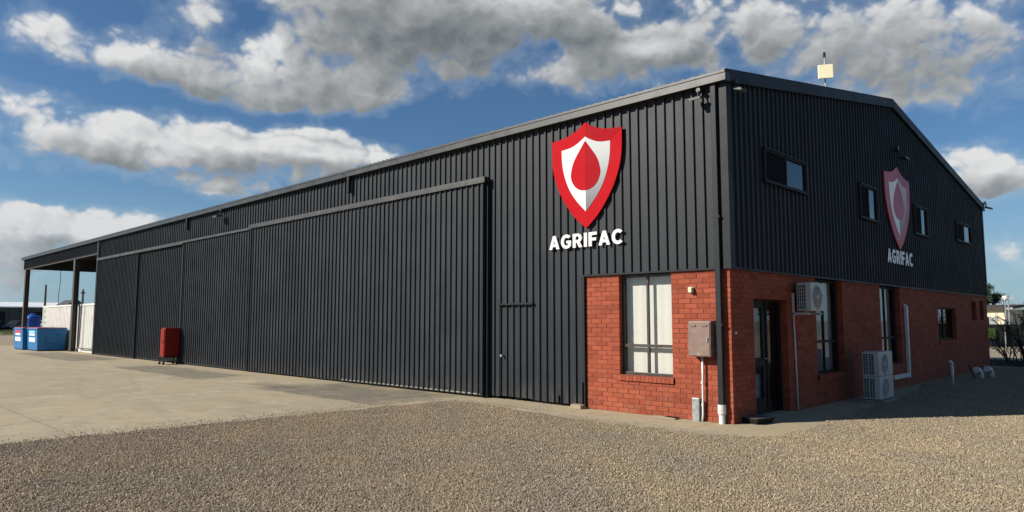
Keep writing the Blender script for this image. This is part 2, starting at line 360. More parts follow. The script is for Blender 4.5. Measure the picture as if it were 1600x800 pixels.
class MB:
    def __init__(self, mp=world): self.v = []; self.f = []; self.mp = mp
    def quad(self, *pts):
        i = len(self.v); self.v += [self.mp(*p) for p in pts]; self.f.append(tuple(range(i, i + len(pts)))); return self
    def box(self, a0, a1, b0, b1, c0, c1):
        i = len(self.v)
        self.v += [self.mp(a, b, c) for c in (c0, c1) for b in (b0, b1) for a in (a0, a1)]
        self.f += [tuple(i + j for j in q) for q in ((0, 2, 3, 1), (4, 5, 7, 6), (0, 1, 5, 4), (2, 6, 7, 3), (0, 4, 6, 2), (1, 3, 7, 5))]
        return self
    def hexa(self, bot, top):
        """bot, top: 4 points each"""
        i = len(self.v); self.v += [self.mp(*p) for p in list(bot) + list(top)]
        self.f += [tuple(i + j for j in q) for q in ((3, 2, 1, 0), (4, 5, 6, 7), (0, 1, 5, 4), (1, 2, 6, 5), (2, 3, 7, 6), (3, 0, 4, 7))]
        return self
    def prism(self, outline, w0, w1, axis=1):
        """outline of 2-D points extruded along an axis"""
        n = len(outline); i = len(self.v)
        for w in (w0, w1):
            for p in outline:
                q = [p[0], p[1]]; q.insert(axis, w); self.v.append(self.mp(*q))
        self.f.append(tuple(i + j for j in range(n))); self.f.append(tuple(i + n + j for j in reversed(range(n))))
        for j in range(n): self.f.append((i + j, i + (j + 1) % n, i + n + (j + 1) % n, i + n + j))
        return self
    def tube(self, pts, r, n=8, caps=True):
        pts = [Vector(self.mp(*p)) for p in pts]
        rs = r if isinstance(r, (list, tuple)) else [r] * len(pts)
        rings = []; up = Vector((.31, .17, .93)).normalized()
        for j, p in enumerate(pts):
            t = (pts[min(j + 1, len(pts) - 1)] - pts[max(j - 1, 0)]).normalized()
            u = t.cross(up)
            if u.length < .05: u = t.cross(Vector((1, 0, 0)))
            u.normalize(); w = t.cross(u)
            i = len(self.v); rings.append(i)
            for q in range(n):
                a = 2 * math.pi * q / n
                self.v.append(tuple(p + (u * math.cos(a) + w * math.sin(a)) * rs[j]))
        for j in range(len(rings) - 1):
            for q in range(n):
                self.f.append((rings[j] + q, rings[j] + (q + 1) % n, rings[j + 1] + (q + 1) % n, rings[j + 1] + q))
        if caps:
            self.f.append(tuple(rings[0] + q for q in reversed(range(n)))); self.f.append(tuple(rings[-1] + q for q in range(n)))
        return self
    def mesh(self, name, mat, org=(0, 0, 0), bevel=0., smooth=False):
        me = bpy.data.meshes.new(name)
        me.from_pydata([(x - org[0], y - org[1], z - org[2]) for x, y, z in self.v], [], self.f)
        bm = bmesh.new(); bm.from_mesh(me)
        bmesh.ops.recalc_face_normals(bm, faces=bm.faces)
        if bevel:
            bmesh.ops.bevel(bm, geom=[e for e in bm.edges if len(e.link_faces) == 2 and e.calc_face_angle(0) > .5], offset=bevel, segments=2, affect='EDGES', profile=.6)
        bm.to_mesh(me); bm.free()
        if smooth:
            for p in me.polygons: p.use_smooth = True
        me.materials.append(mat); return me
    def build(self, name, mat, parent=None, org=None, bevel=0., smooth=False):
        if org is None:
            org = (0, 0, 0); q = parent
            while q is not None: org = tuple(org[i] + q.location[i] for i in range(3)); q = q.parent
        return link(name, self.mesh(name, mat, org, bevel, smooth), parent)

def link(name, me, parent=None, loc=(0, 0, 0)):
    o = bpy.data.objects.new(name, me); col.objects.link(o); o.location = loc
    if parent is not None: o.parent = parent
    return o
def tag(o, label=None, cat=None, group=None, kind=None):
    for k_, v_ in (('label', label), ('category', cat), ('group', group), ('kind', kind)):
        if v_: o[k_] = v_
    return o
def thing(name, loc, label, cat, group=None):
    return tag(link(name, None, None, loc), label, cat, group)
def lathe(mb, cx, cy, prof, n=24):
    for j in range(len(prof) - 1):
        (r0, z0), (r1, z1) = prof[j], prof[j + 1]
        for q in range(n):
            a, b_ = 2 * math.pi * q / n, 2 * math.pi * (q + 1) / n
            mb.quad((cx + r0 * math.cos(a), cy + r0 * math.sin(a), z0), (cx + r0 * math.cos(b_), cy + r0 * math.sin(b_), z0),
                    (cx + r1 * math.cos(b_), cy + r1 * math.sin(b_), z1), (cx + r1 * math.cos(a), cy + r1 * math.sin(a), z1))
def weld(me, d=.0005):
    bm = bmesh.new(); bm.from_mesh(me); bmesh.ops.remove_doubles(bm, verts=bm.verts, dist=d); bmesh.ops.recalc_face_normals(bm, faces=bm.faces); bm.to_mesh(me); bm.free()

def outline_mesh(name, loops, mp, d0, d1, mat, org):
    """closed 2-D loops (holes allowed) turned into a solid between depths d0 and d1 on a wall"""
    cu = bpy.data.curves.new(name, 'CURVE'); cu.dimensions = '2D'; cu.fill_mode = 'BOTH'; cu.extrude = 1.0
    for lp in loops:
        sp = cu.splines.new('POLY'); sp.points.add(len(lp) - 1); sp.use_cyclic_u = True
        for p_, q_ in zip(sp.points, lp): p_.co = (q_[0], q_[1], 0, 1)
    o = bpy.data.objects.new('tmp', cu); col.objects.link(o)
    me = bpy.data.meshes.new_from_object(o.evaluated_get(bpy.context.evaluated_depsgraph_get()))
    bpy.data.objects.remove(o); bpy.data.curves.remove(cu)
    for v in me.vertices:
        s, z, t = v.co; v.co = Vector(mp(s, d0 if t < 0 else d1, z)) - Vector(org)
    bm = bmesh.new(); bm.from_mesh(me); bmesh.ops.recalc_face_normals(bm, faces=bm.faces); bm.to_mesh(me); bm.free()
    me.name = name; me.materials.clear(); me.materials.append(mat); return me

# ------------------------------------------------------------------ ground
def sheet_obj(name, pts, z, mat, kind='structure'):
    me = bpy.data.meshes.new(name); me.from_pydata([(x, y, z) for x, y in pts], [], [tuple(range(len(pts)))])
    me.materials.append(mat); return tag(link(name, me), kind=kind)
sheet_obj('ground', [(-2500, -2500), (2500, -2500), (2500, 2500), (-2500, 2500)], -.06, M_EARTH)
sheet_obj('concrete_yard', [(-53, -60), (-5.55, -60), (-5.55, 25), (-53, 25)], 0, M_CONC)
sheet_obj('concrete_path', [(-5.55, -1.75), (1.6, -1.75), (1.6, 12), (1.25, 12.2), (-.3, 12.2), (-.3, .2), (-5.55, .2)], .0, M_CONC)
sheet_obj('building_floor', [(-34.2, .25), (-.35, .25), (-.35, 19.6), (-34.2, 19.6)], .004, material('inside_slab', (.25, .24, .22), .8))
edge = [(-6.12, -60), (-6.11, -20), (-6.11, -8.72), (-6.0, -6), (-5.9, -3.85), (-5.8, -2), (-5.66, -.95), (-5.3, -.9), (-3.79, -1.14), (-2.1, -1.31), (-.78, -1.34), (.3, -1.25), (.97, -1.0), (1.2, -.54), (1.18, .57), (1.0, 3.5), (.85, 6), (.6, 8.4), (.35, 10), (.05, 12), (.02, 20.0), (-6, 20.6), (-34, 20.6), (-34, 70)]
wig = []
for (x0, y0), (x1, y1) in zip(edge, edge[1:]):
    n = max(1, int(math.hypot(x1 - x0, y1 - y0) / .22)) if max(abs(y0), abs(y1)) < 21 else 1
    for i in range(n):
        t = i / n; a = .045 if n > 1 else 0
        wig.append((x0 + (x1 - x0) * t + rnd.gauss(0, a), y0 + (y1 - y0) * t + rnd.gauss(0, a)))
wig.append(edge[-1])
gravel_edge = wig + [(120, 70), (120, -60)]
sheet_obj('gravel', gravel_edge, .008, M_GRAV)
sheet_obj('gravel_track', [(-150, -60), (-53, -60), (-53, 25), (-150, 25)], -.02, M_GRAV)

def gravel_stones():
    # loose stones spread over the gravel bed near the building and the yard
    poly = [p for p in wig if -13 < p[1] < 19.5] + [(1.6, 19.5), (3.9, 12), (5.3, 5), (6.3, -1), (6.0, -3.4), (2.0, -7.6), (-1.4, -10.9), (-3, -13)]
    poly = [(max(x, -6.2), y) for x, y in poly]
    me = bpy.data.meshes.new('gravel_stones')
    bm = bmesh.new(); f = bm.faces.new([bm.verts.new((x, y, .012)) for x, y in poly]); bmesh.ops.triangulate(bm, faces=[f])
    bmesh.ops.recalc_face_normals(bm, faces=bm.faces); bm.to_mesh(me); bm.free()
    m = bpy.data.materials.new('gravel_stone'); m.use_nodes = True; k = NT(m.node_tree); b = m.node_tree.nodes['Principled BSDF']
    ramp = k.new('ShaderNodeValToRGB'); k.put(ramp.inputs[0], k.new('ShaderNodeObjectInfo').outputs['Random']); e = ramp.color_ramp.elements
    e[0].color = (.155, .128, .098, 1); e[1].color = (.45, .39, .30, 1)
    for p_, c_ in ((.25, (0.232, 0.191, 0.140)), (.55, (0.320, 0.262, 0.188)), (.85, (0.384, 0.323, 0.238))): e.new(p_).color = (*c_, 1)
    pos = k.new('ShaderNodeNewGeometry').outputs['Position']
    big = k.smooth(k.noise(pos, .55, 5, .6), .36, .64)
    tr_w = k.sep(k.vm('ADD', pos, k.vm('MULTIPLY', k.noise(pos, .35, 2, .5, out=1), (2.5, 2.5, 0))))
    lane = k.m('ABSOLUTE', k.m('SUBTRACT', k.m('FRACT', k.m('MULTIPLY', k.m('ADD', k.m('MULTIPLY', tr_w[0], .55), tr_w[1]), .55)), .5))
    big = k.m('ADD', k.m('MULTIPLY', big, .7), k.m('MULTIPLY', k.smooth(lane, .1, .4), .3))
    k.put(b.inputs['Base Color'], k.mix(1., ramp.outputs[0], k.mix(big, (.80, .80, .79), (1.0, .93, .81)), 'MULTIPLY')); b.inputs['Roughness'].default_value = .85
    b.inputs['Specular IOR Level'].default_value = .25
    me.materials.append(m)
    o = tag(link('gravel_stones', me), 'loose crushed brown and grey stones spread beside the building', 'gravel', kind='stuff')
    g = bpy.data.node_groups.new('scatter_stones', 'GeometryNodeTree')
    g.interface.new_socket('Geometry', in_out='INPUT', socket_type='NodeSocketGeometry')
    g.interface.new_socket('Geometry', in_out='OUTPUT', socket_type='NodeSocketGeometry')
    k = NT(g); gi = k.new('NodeGroupInput'); go = k.new('NodeGroupOutput')
    dp = k.new('GeometryNodeDistributePointsOnFaces'); k.l.new(gi.outputs[0], dp.inputs['Mesh'])
    dn = k.new('GeometryNodeInputPosition'); nz = k.new('ShaderNodeTexNoise'); nz.inputs['Scale'].default_value = 1.3; nz.inputs['Detail'].default_value = 4; k.l.new(dn.outputs[0], nz.inputs['Vector'])
    k.put(dp.inputs['Density'], k.lin(nz.outputs[0], .32, .66, 1300., 4200.))
    ico = k.new('GeometryNodeMeshIcoSphere'); ico.inputs['Radius'].default_value = 1; ico.inputs['Subdivisions'].default_value = 1
    sm = k.new('GeometryNodeSetMaterial'); k.l.new(ico.outputs[0], sm.inputs['Geometry']); sm.inputs['Material'].default_value = m
    io = k.new('GeometryNodeInstanceOnPoints'); k.l.new(dp.outputs[0], io.inputs['Points']); k.l.new(sm.outputs[0], io.inputs['Instance'])
    rr = k.new('FunctionNodeRandomValue', data_type='FLOAT_VECTOR'); rr.inputs[0].default_value = (0, 0, 0); rr.inputs[1].default_value = (6.28, 6.28, 6.28)
    rs = k.new('FunctionNodeRandomValue', data_type='FLOAT_VECTOR'); rs.inputs[0].default_value = (.005, .0045, .0035); rs.inputs[1].default_value = (.0105, .008, .0065)
    r1 = k.new('FunctionNodeRandomValue', data_type='FLOAT'); r1.inputs['Seed'].default_value = 5
    fac = k.m('MULTIPLY_ADD', k.m('POWER', r1.outputs[1], 7.), 1.3, .85)      # mostly fines, a few larger stones
    k.l.new(rr.outputs[0], io.inputs['Rotation']); k.put(io.inputs['Scale'], k.vm('MULTIPLY', rs.outputs[0], k.comb(fac, fac, fac)))
    k.l.new(io.outputs[0], go.inputs[0])
    md = o.modifiers.new('scatter', 'NODES'); md.node_group = g
gravel_stones()
def stray_stones():
    st_ = bpy.data.materials['gravel_stone']; mb = MB(); rr = random.Random(4)
    for _ in range(2600):
        if rr.random() < .6: x = -6.05 - abs(rr.gauss(0, .35)); y = rr.uniform(-10, -.9)
        else: x = rr.uniform(-5.6, 1.1); y = -1.28 + abs(rr.gauss(0, .16)) + (.35 if x < -3 else 0)
        r_ = rr.uniform(.004, .011); c = Vector((x, y, r_ * .5))
        ax = [Vector((1, 0, 0)), Vector((0, 1, 0)), Vector((0, 0, 1))]
        i0 = len(mb.v)
        for a_ in ax:
            for sg in (1, -1): mb.v.append(tuple(c + a_ * sg * r_ * rr.uniform(.6, 1.3)))
        for f_ in ((0, 2, 4), (2, 1, 4), (1, 3, 4), (3, 0, 4), (2, 0, 5), (1, 2, 5), (3, 1, 5), (0, 3, 5)): mb.f.append(tuple(i0 + q for q in f_))
    me = bpy.data.meshes.new('stray_stones'); me.from_pydata(mb.v, [], mb.f); me.materials.append(material('stray_stone', (.24, .21, .165), .9, 0, .35, 30))
    tag(link('stray_stones', me), 'stray stones kicked from the gravel onto the concrete', 'stones', kind='stuff')
stray_stones()

# ------------------------------------------------------------------ the warehouse
W, RIDGE, EAVE, RTOP, XEND, XWALL = 19.4, 9.05, 5.86, 7.42, -50.75, -34.2
BAND = 2.57
def roof_z(y): return EAVE + (RTOP - EAVE) * (y / RIDGE if y <= RIDGE else (W - y) / (W - RIDGE))
shed = thing('warehouse', (0, 0, 0), 'long charcoal metal warehouse with red brick office corner and open canopy bay', 'warehouse')
PITCH, RIBH = .1905, .034
SHEETW = PITCH * 4
sheet_cache = {}
def sheet_mesh(mp, s0, s1, zb, zt, d, holes=()):
    """profiled steel sheet: four ribs, pans between; zt may be a function of s"""
    zf = zt if callable(zt) else (lambda s: zt)
    pts = {s0, s1}
    k0 = math.floor(s0 / PITCH) - 1
    prof = []
    for i in range(int((s1 - s0) / PITCH) + 4):
        c = (k0 + i + .5) * PITCH
        prof += [(c - .026, 0), (c - .014, RIBH), (c + .014, RIBH), (c + .026, 0)]
    def dep(s):
        for (a, da), (b, db) in zip(prof, prof[1:]):
            if a <= s <= b: return da + (db - da) * (s - a) / (b - a)
        return 0
    pts |= {p[0] for p in prof if s0 < p[0] < s1}
    for h in holes: pts |= {x for x in h[:2] if s0 < x < s1}
    if callable(zt) and s0 < RIDGE < s1: pts.add(RIDGE)
    pts = sorted(pts); mb = MB(mp)
    for a, b in zip(pts, pts[1:]):
        if b - a < 1e-5: continue
        segs = [(zb, None)]
        for h in holes:
            if a >= h[0] - 1e-6 and b <= h[1] + 1e-6: segs = [(zb, h[2]), (h[3], None)] if segs == [(zb, None)] else segs
        for z0, z1 in segs:
            za, zc = (zf(a), zf(b)) if z1 is None else (z1, z1)
            if za - z0 < .004: continue
            mb.quad((a, d + dep(a + 1e-7), z0), (b, d + dep(b - 1e-7), z0), (b, d + dep(b - 1e-7), zc), (a, d + dep(a + 1e-7), za))
    me = mb.mesh('cladding_sheet', M_CLAD); weld(me, .0004); return me
def clad(mp, s0, s1, zb, zt, d, parent=shed, holes=()):
    """lay sheets side by side from s0 to s1 (meshes shared between alike sheets)"""
    s = s0
    while s < s1 - .02:
        e = min(s + SHEETW, s1)
        hs = [h for h in holes if h[0] < e and h[1] > s]
        if callable(zt) or hs or e - s < SHEETW - .001:
            link('cladding_sheet', sheet_mesh(mp, s, e, zb, zt, d, hs), parent)
        else:
            key = (mp.__name__, zb, zt, d, round((s / PITCH) % 1, 3))
            if key not in sheet_cache: sheet_cache[key] = (sheet_mesh(mp, s, e, zb, zt, d), s)
            me, so = sheet_cache[key]
            link('cladding_sheet', me, parent, (s - so, 0, 0) if mp is front else (0, s - so, 0))
        s = e
CD = .006      # cladding pan stands this far outside the brick face
clad(front, -SHEETW * 4 + .0, GX, BAND, EAVE - .02, CD, holes=[(-9, -2.905, 0, BAND)])
clad(front, -5.62, -SHEETW * 4, .05, EAVE - .02, CD, holes=[(-5.25, -4.285, .0, 2.03)])
clad(front, -SHEETW * 4, -2.905, .05, BAND, CD)
clad(front, XWALL, -5.62, 4.55, EAVE - .02, CD)
clad(front, XEND, XWALL, 5.10, EAVE - .02, CD)
# wall around the sliding doors' jambs and behind the leaves
UP_WIN = [(1.315, 3.171, 4.201, 4.787), (6.298, 7.451, 4.064, 4.846), (10.616, 11.808, 4.074, 4.856), (15.267, 17.201, 4.269, 4.865)]
clad(gable, -.0, W, BAND, lambda s: roof_z(s) - .05, CD, holes=[(a, b, c, d_) for a, b, c, d_ in UP_WIN])
# rear wall, inner end wall and canopy end infill
mb = MB()
mb.box(XWALL, -.2, W - .05, W, 0, EAVE - .05); mb.build('rear_wall', M_CLAD, shed)
def gable_slab(name, x0, x1, zb):
    MB().prism([(.03, zb), (W - .06, zb), (W - .06, EAVE - .08), (RIDGE, RTOP - .08), (.03, EAVE - .08)], x0, x1, axis=0).build(name, M_CLAD, shed)
gable_slab('end_wall', XWALL, XWALL + .06, 0)
gable_slab('canopy_end_panel', XEND, XEND + .05, 5.12)
MB().box(XEND, XWALL, W - .05, W, 5.12, EAVE - .05).build('canopy_rear_panel', M_CLAD, shed)
# roof in two slopes with ribbed sheet ends over the gutter
for nm, ya, yb in (('roof', -.17, RIDGE), ('roof', RIDGE, W + .17)):
    sl = (RTOP - EAVE) / RIDGE
    za = EAVE - .17 * sl if ya < 0 else RTOP; zb_ = RTOP if ya < 0 else EAVE - .17 * sl
    MB().hexa([(XEND - .1, ya, za), (GX + .09, ya, za), (GX + .09, yb, zb_), (XEND - .1, yb, zb_)],
              [(XEND - .1, ya, za + .045), (GX + .09, ya, za + .045), (GX + .09, yb, zb_ + .045), (XEND - .1, yb, zb_ + .045)]).build(nm, M_ROOF, shed)
rib = MB(); x = GX + .06
while x > XEND - .1:
    z0 = EAVE - .17 * sl + .047
    rib.hexa([(x - .045, -.171, z0), (x + .045, -.171, z0), (x + .045, RIDGE, RTOP + .047), (x - .045, RIDGE, RTOP + .047)],
             [(x - .02, -.171, z0 + .012), (x + .02, -.171, z0 + .012), (x + .02, RIDGE, RTOP + .059), (x - .02, RIDGE, RTOP + .059)])
    x -= PITCH
tag(rib.build('roof_ribs', M_ROOF, shed), kind='stuff')
# gutter: front face, bottom and lip
MB().box(XEND - .08, GX + .10, -.165, -.155, EAVE - .16, EAVE - .01).box(XEND - .08, GX + .10, -.155, .0, EAVE - .16, EAVE - .15).box(XEND - .08, GX + .10, -.178, -.1651, EAVE - .03, EAVE - .012).box(GX + .09, GX + .10, -.155, -.0, EAVE - .149, EAVE - .02).build('gutter', M_GUTTER, shed)
# barge flashings on the end wall
for a, b in ((-.12, RIDGE), (RIDGE, W + .14)):
    za, zb_ = roof_z(max(a, 0)) if a >= 0 else EAVE + .12 * -sl, roof_z(b) if b <= W else EAVE - .14 * sl
    MB(gable).hexa([(a, .052, za - .17), (a, .098, za - .17), (b, .098, zb_ - .17), (b, .052, zb_ - .17)],
                   [(a, .052, za + .062), (a, .098, za + .062), (b, .098, zb_ + .062), (b, .052, zb_ + .062)]).build('barge_flashing', M_TRIM, shed)
# corner flashing, bottom flashing, edge flashings
MB().box(GX - .09, GX + .051, -.051, -.044, BAND - .03, EAVE - .17).box(GX + .044, GX + .051, -.044, .11, BAND - .03, EAVE - .05).build('corner_flashing', M_TRIM, shed)
MB().box(GX + .044, GX + .051, W - .12, W + .01, BAND - .03, EAVE - .07).build('corner_flashing', M_TRIM, shed)
MB(front).box(-2.93, GX - .095, -.01, .047, BAND - .035, BAND - .002).build('base_flashing', M_TRIM, shed)
MB(gable).box(.115, W - .121, -.01, .047, BAND - .035, BAND - .002).build('base_flashing', M_TRIM, shed)
MB(front).box(-2.965, -2.895, .0, .052, .03, BAND - .036).build('edge_flashing', M_TRIM, shed)
MB(front).box(XWALL - .12, XWALL + .14, -.1, .10, .0, EAVE - .17).build('corner_column', M_TRIM, shed)
for x in (-11.2, -22.7):
    MB(front).box(x - .05, x + .05, .053, .15, EAVE - .62, EAVE - .162).build('gutter_spout', M_TRIM, shed)
# canopy posts and purlins
for x in (-38.75, -50.35):
    MB().box(x - .15, x + .15, .0, .02, 0, 5.6).box(x - .15, x + .15, .23, .25, 0, 5.6).box(x - .012, x + .012, .02, .23, 0, 5.6).box(x - .2, x + .2, -.04, .29, 0, .02).build('canopy_post', M_STEEL, shed)
    MB().box(x - .15, x + .15, W - .3, W - .06, 0, 5.6).build('canopy_post', M_STEEL, shed)
    for ya, yb in ((.1, RIDGE), (RIDGE, W - .1)):
        MB().hexa([(x - .08, ya, roof_z(ya) - .55), (x + .08, ya, roof_z(ya) - .55), (x + .08, yb, roof_z(yb) - .55), (x - .08, yb, roof_z(yb) - .55)],
                  [(x - .08, ya, roof_z(ya) - .2), (x + .08, ya, roof_z(ya) - .2), (x + .08, yb, roof_z(yb) - .2), (x - .08, yb, roof_z(yb) - .2)]).build('canopy_rafter', M_STEEL, shed)
for i in range(9):
    y = 1.0 + i * 2.2
    MB().box(XEND + .1, XWALL - .13, y - .04, y + .04, roof_z(y) - .199, roof_z(y) - .02).build('purlin', M_STEEL, shed)
MB(front).box(XEND + .06, XWALL - .13, -.03, .015, 5.06, 5.16).build('fascia_angle', M_STEEL, shed)

# sliding doors
def leaf(x0, x1, d, zb, zt, rail=False):
    p = tag(link('sliding_door', None, shed), 'tall charcoal ribbed sliding door leaf')
    clad(front, x0 + .06, x1 - .06, zb + (.02 if rail else .06), zt, d, p)
    MB(front).box(x0, x0 + .065, d - .05, d + RIBH + .006, zb, zt).build('edge_trim', M_TRIM, p)
    MB(front).box(x1 - .065, x1, d - .05, d + RIBH + .006, zb, zt).build('edge_trim', M_TRIM, p)
    MB(front).box(x0 + .066, x1 - .066, d - .05, d - .002 if rail else d + .004, zb, zb + .055).build('bottom_rail', M_TRIM, p)
    if rail: MB(front).box(x1 - 5.7, x1 - .12, d + .001, d + .008, zb + .022, zb + .05).build('rail_strip', M_PALE, p)
leaf(-17.05, -5.64, .14, .04, 4.80, True)
leaf(-22.95, -17.0, .105, .03, 4.72)
leaf(-28.15, -22.9, .045, .03, 4.72)
leaf(-34.05, -28.1, .095, .03, 4.72)
MB(front).box(-17.1, -5.56, .06, .215, 4.785, 4.885).box(-17.1, -5.56, .195, .214, 4.755, 4.784).build('door_track', M_TRACK, shed)
MB(front).box(-34.05, -17.11, .056, .17, 4.735, 4.815).build('door_track', M_TRACK, shed)
MB(front).box(-34.05, -22.9, .171, .18, 4.69, 4.81).build('track_cover', M_TRACK, shed)
MB(front).box(-5.62, -5.57, .023, .10, .02, 4.76).build('door_jamb', M_TRIM, shed)
# dark sheet standing in for the shaded space behind the leaves
MB(front).box(XWALL + .15, -5.65, -.06, -.03, .0, 4.54).build('shade_sheet', M_DARK, shed)
# personnel door cut into the cladding
pd = tag(link('personnel_door', None, shed), 'flush ribbed door under a short head bar')
clad(front, -5.235, -4.30, .07, 2.01, CD - .008, pd)
MB(front).box(-5.29, -4.25, .024, .078, 2.015, 2.05).build('head_bar', M_TRIM, pd)
MB(front).tube([(-5.165, .03, .93), (-5.165, .085, .93)], .028, 10).build('knob', M_GALV, pd)
MB(front).box(-3.56, -3.545, .024, .075, .02, .20).build('bolt', M_BLACK, pd)
MB(front).box(-2.955, -2.935, .053, .08, .04, .5).build('bolt', M_BLACK, shed)

# brickwork ---------------------------------------------------------------
COURSE = BAND / 30; BL, BH, JT = .24, COURSE, .010
FWIN = (-2.105, -.985, .69, BAND)
GOPEN = [(0.827, 2.201, 0, 2.091), (3.588, 5.069, 0.601, BAND), (7.568, 9.131, 0.601, BAND), (12.756, 14.827, 1.104, 2.076), (17.006, 17.69, 1.7, 2.354), (18.247, 18.813, 1.7, 2.364)]
def courses(s0, s1, openings, corner_at_end):
    out = []
    for k in range(30):
        z0 = k * COURSE; zm = z0 + COURSE / 2
        a, b = s0, s1
        if corner_at_end == 1 and k % 2: b = s1 - .12
        if corner_at_end == -1 and not k % 2: a = s0 + .12
        iv = [(a, b)]
        for o in openings:
            if o[2] - .001 < zm < o[3] + .001:
                iv = [q for (x, y) in iv for q in ((x, min(y, o[0])), (max(x, o[1]), y)) if q[1] - q[0] > .03]
        for (x, y) in iv:
            off = .12 if k % 2 else 0
            cuts = [x] + [j * BL + off for j in range(math.floor(x / BL) - 1, math.ceil(y / BL) + 2) if x + .06 < j * BL + off < y - .06] + [y]
            for p, q in zip(cuts, cuts[1:]):
                out.append((k, p + (JT / 2 if p > x else 0), q - (JT / 2 if q < y else 0), z0 + JT / 2, z0 + COURSE - JT / 2))
    return out
fb = courses(-2.893, GX, [FWIN, (-2.14, -.95, .585, .69)], 1)
gb = courses(0, W, GOPEN + [(o[0] - .03, o[1] + .03, o[2] - .105, o[2]) for o in GOPEN[1:4]], -1)
allb = [(front, b) for b in fb] + [(gable, b) for b in gb]
def score(mb_):
    mp, (k, p, q, z0, z1) = mb_; c = Vector(mp((p + q) / 2, 0, (z0 + z1) / 2)) - CAM
    nrm = Vector((0, -1, 0)) if mp is front else Vector((1, 0, 0))
    return (q - p) * abs(c.normalized().dot(nrm)) / c.length_squared
allb.sort(key=score, reverse=True)
walls = {}
for mp, nm, lab in ((front, 'front_brick_wall', 'sunlit red brick panel'), (gable, 'end_brick_wall', 'shaded red brick base')):
    mb = MB(mp); ops = [(o[0] - .006, o[1] + .006, o[2], o[3]) for o in ([FWIN] if mp is front else GOPEN)]
    s0, s1 = (-2.89, GX - .008) if mp is front else (.008, W - .002)
    cuts = sorted({s0, s1} | {o[i] for o in ops for i in (0, 1)})
    for a, b in zip(cuts, cuts[1:]):
        z = .0; segs = []
        for o in sorted([o for o in ops if o[0] <= a + 1e-6 and o[1] >= b - 1e-6], key=lambda o: o[2]):
            segs.append((z, o[2])); z = o[3]
        segs.append((z, BAND - .04))
        for z0, z1 in segs:
            if z1 - z0 > .02: mb.box(a, b, -.205, -.0065, z0 + .001, z1)
    walls[mp] = tag(mb.build(nm, M_MORTAR, shed), lab)
brick_cache = {}
def brick_mesh(mp, L, var):
    key = (mp.__name__, round(L, 3), var)
    if key not in brick_cache:
        rr = random.Random(hash(key[1:]) & 1023); j = lambda a: rr.uniform(-a, a)
        mb = MB(mp); h = (COURSE - JT); t = [j(.0018) for _ in range(4)]
        mb.hexa([(0, -.108, 0), (L, -.108, 0), (L + j(.0015), t[0], j(.0012)), (j(.0015), t[1], j(.0012))], [(0, -.108, h), (L, -.108, h), (L + j(.0015), t[2], h + j(.0012)), (j(.0015), t[3], h + j(.0012))])
        me = mb.mesh('brick', M_BRICK); bm = bmesh.new(); bm.from_mesh(me)
        fe = [e for e in bm.edges if all((v.co.y if mp is front else GX - v.co.x) < .01 for v in e.verts)]
        bmesh.ops.bevel(bm, geom=fe, offset=.004, segments=1, affect='EDGES'); bm.to_mesh(me); bm.free()
        brick_cache[key] = me
    return brick_cache[key]
rest = {front: MB(front), gable: MB(gable)}
for i, (mp, (k, p, q, z0, z1)) in enumerate(allb):
    if i < 300:
        pr = rnd.uniform(-.0015, .002)
        link('brick', brick_mesh(mp, q - p, i % 4), walls[mp], (p, -pr, z0) if mp is front else (pr, p, z0))
    else:
        pr = rnd.uniform(-.002, .002); rest[mp].box(p, q, -.108, pr, z0, z1)
for mp in rest:
    if rest[mp].v: tag(rest[mp].build('brickwork', M_BRICKJ, walls[mp]), kind='stuff')

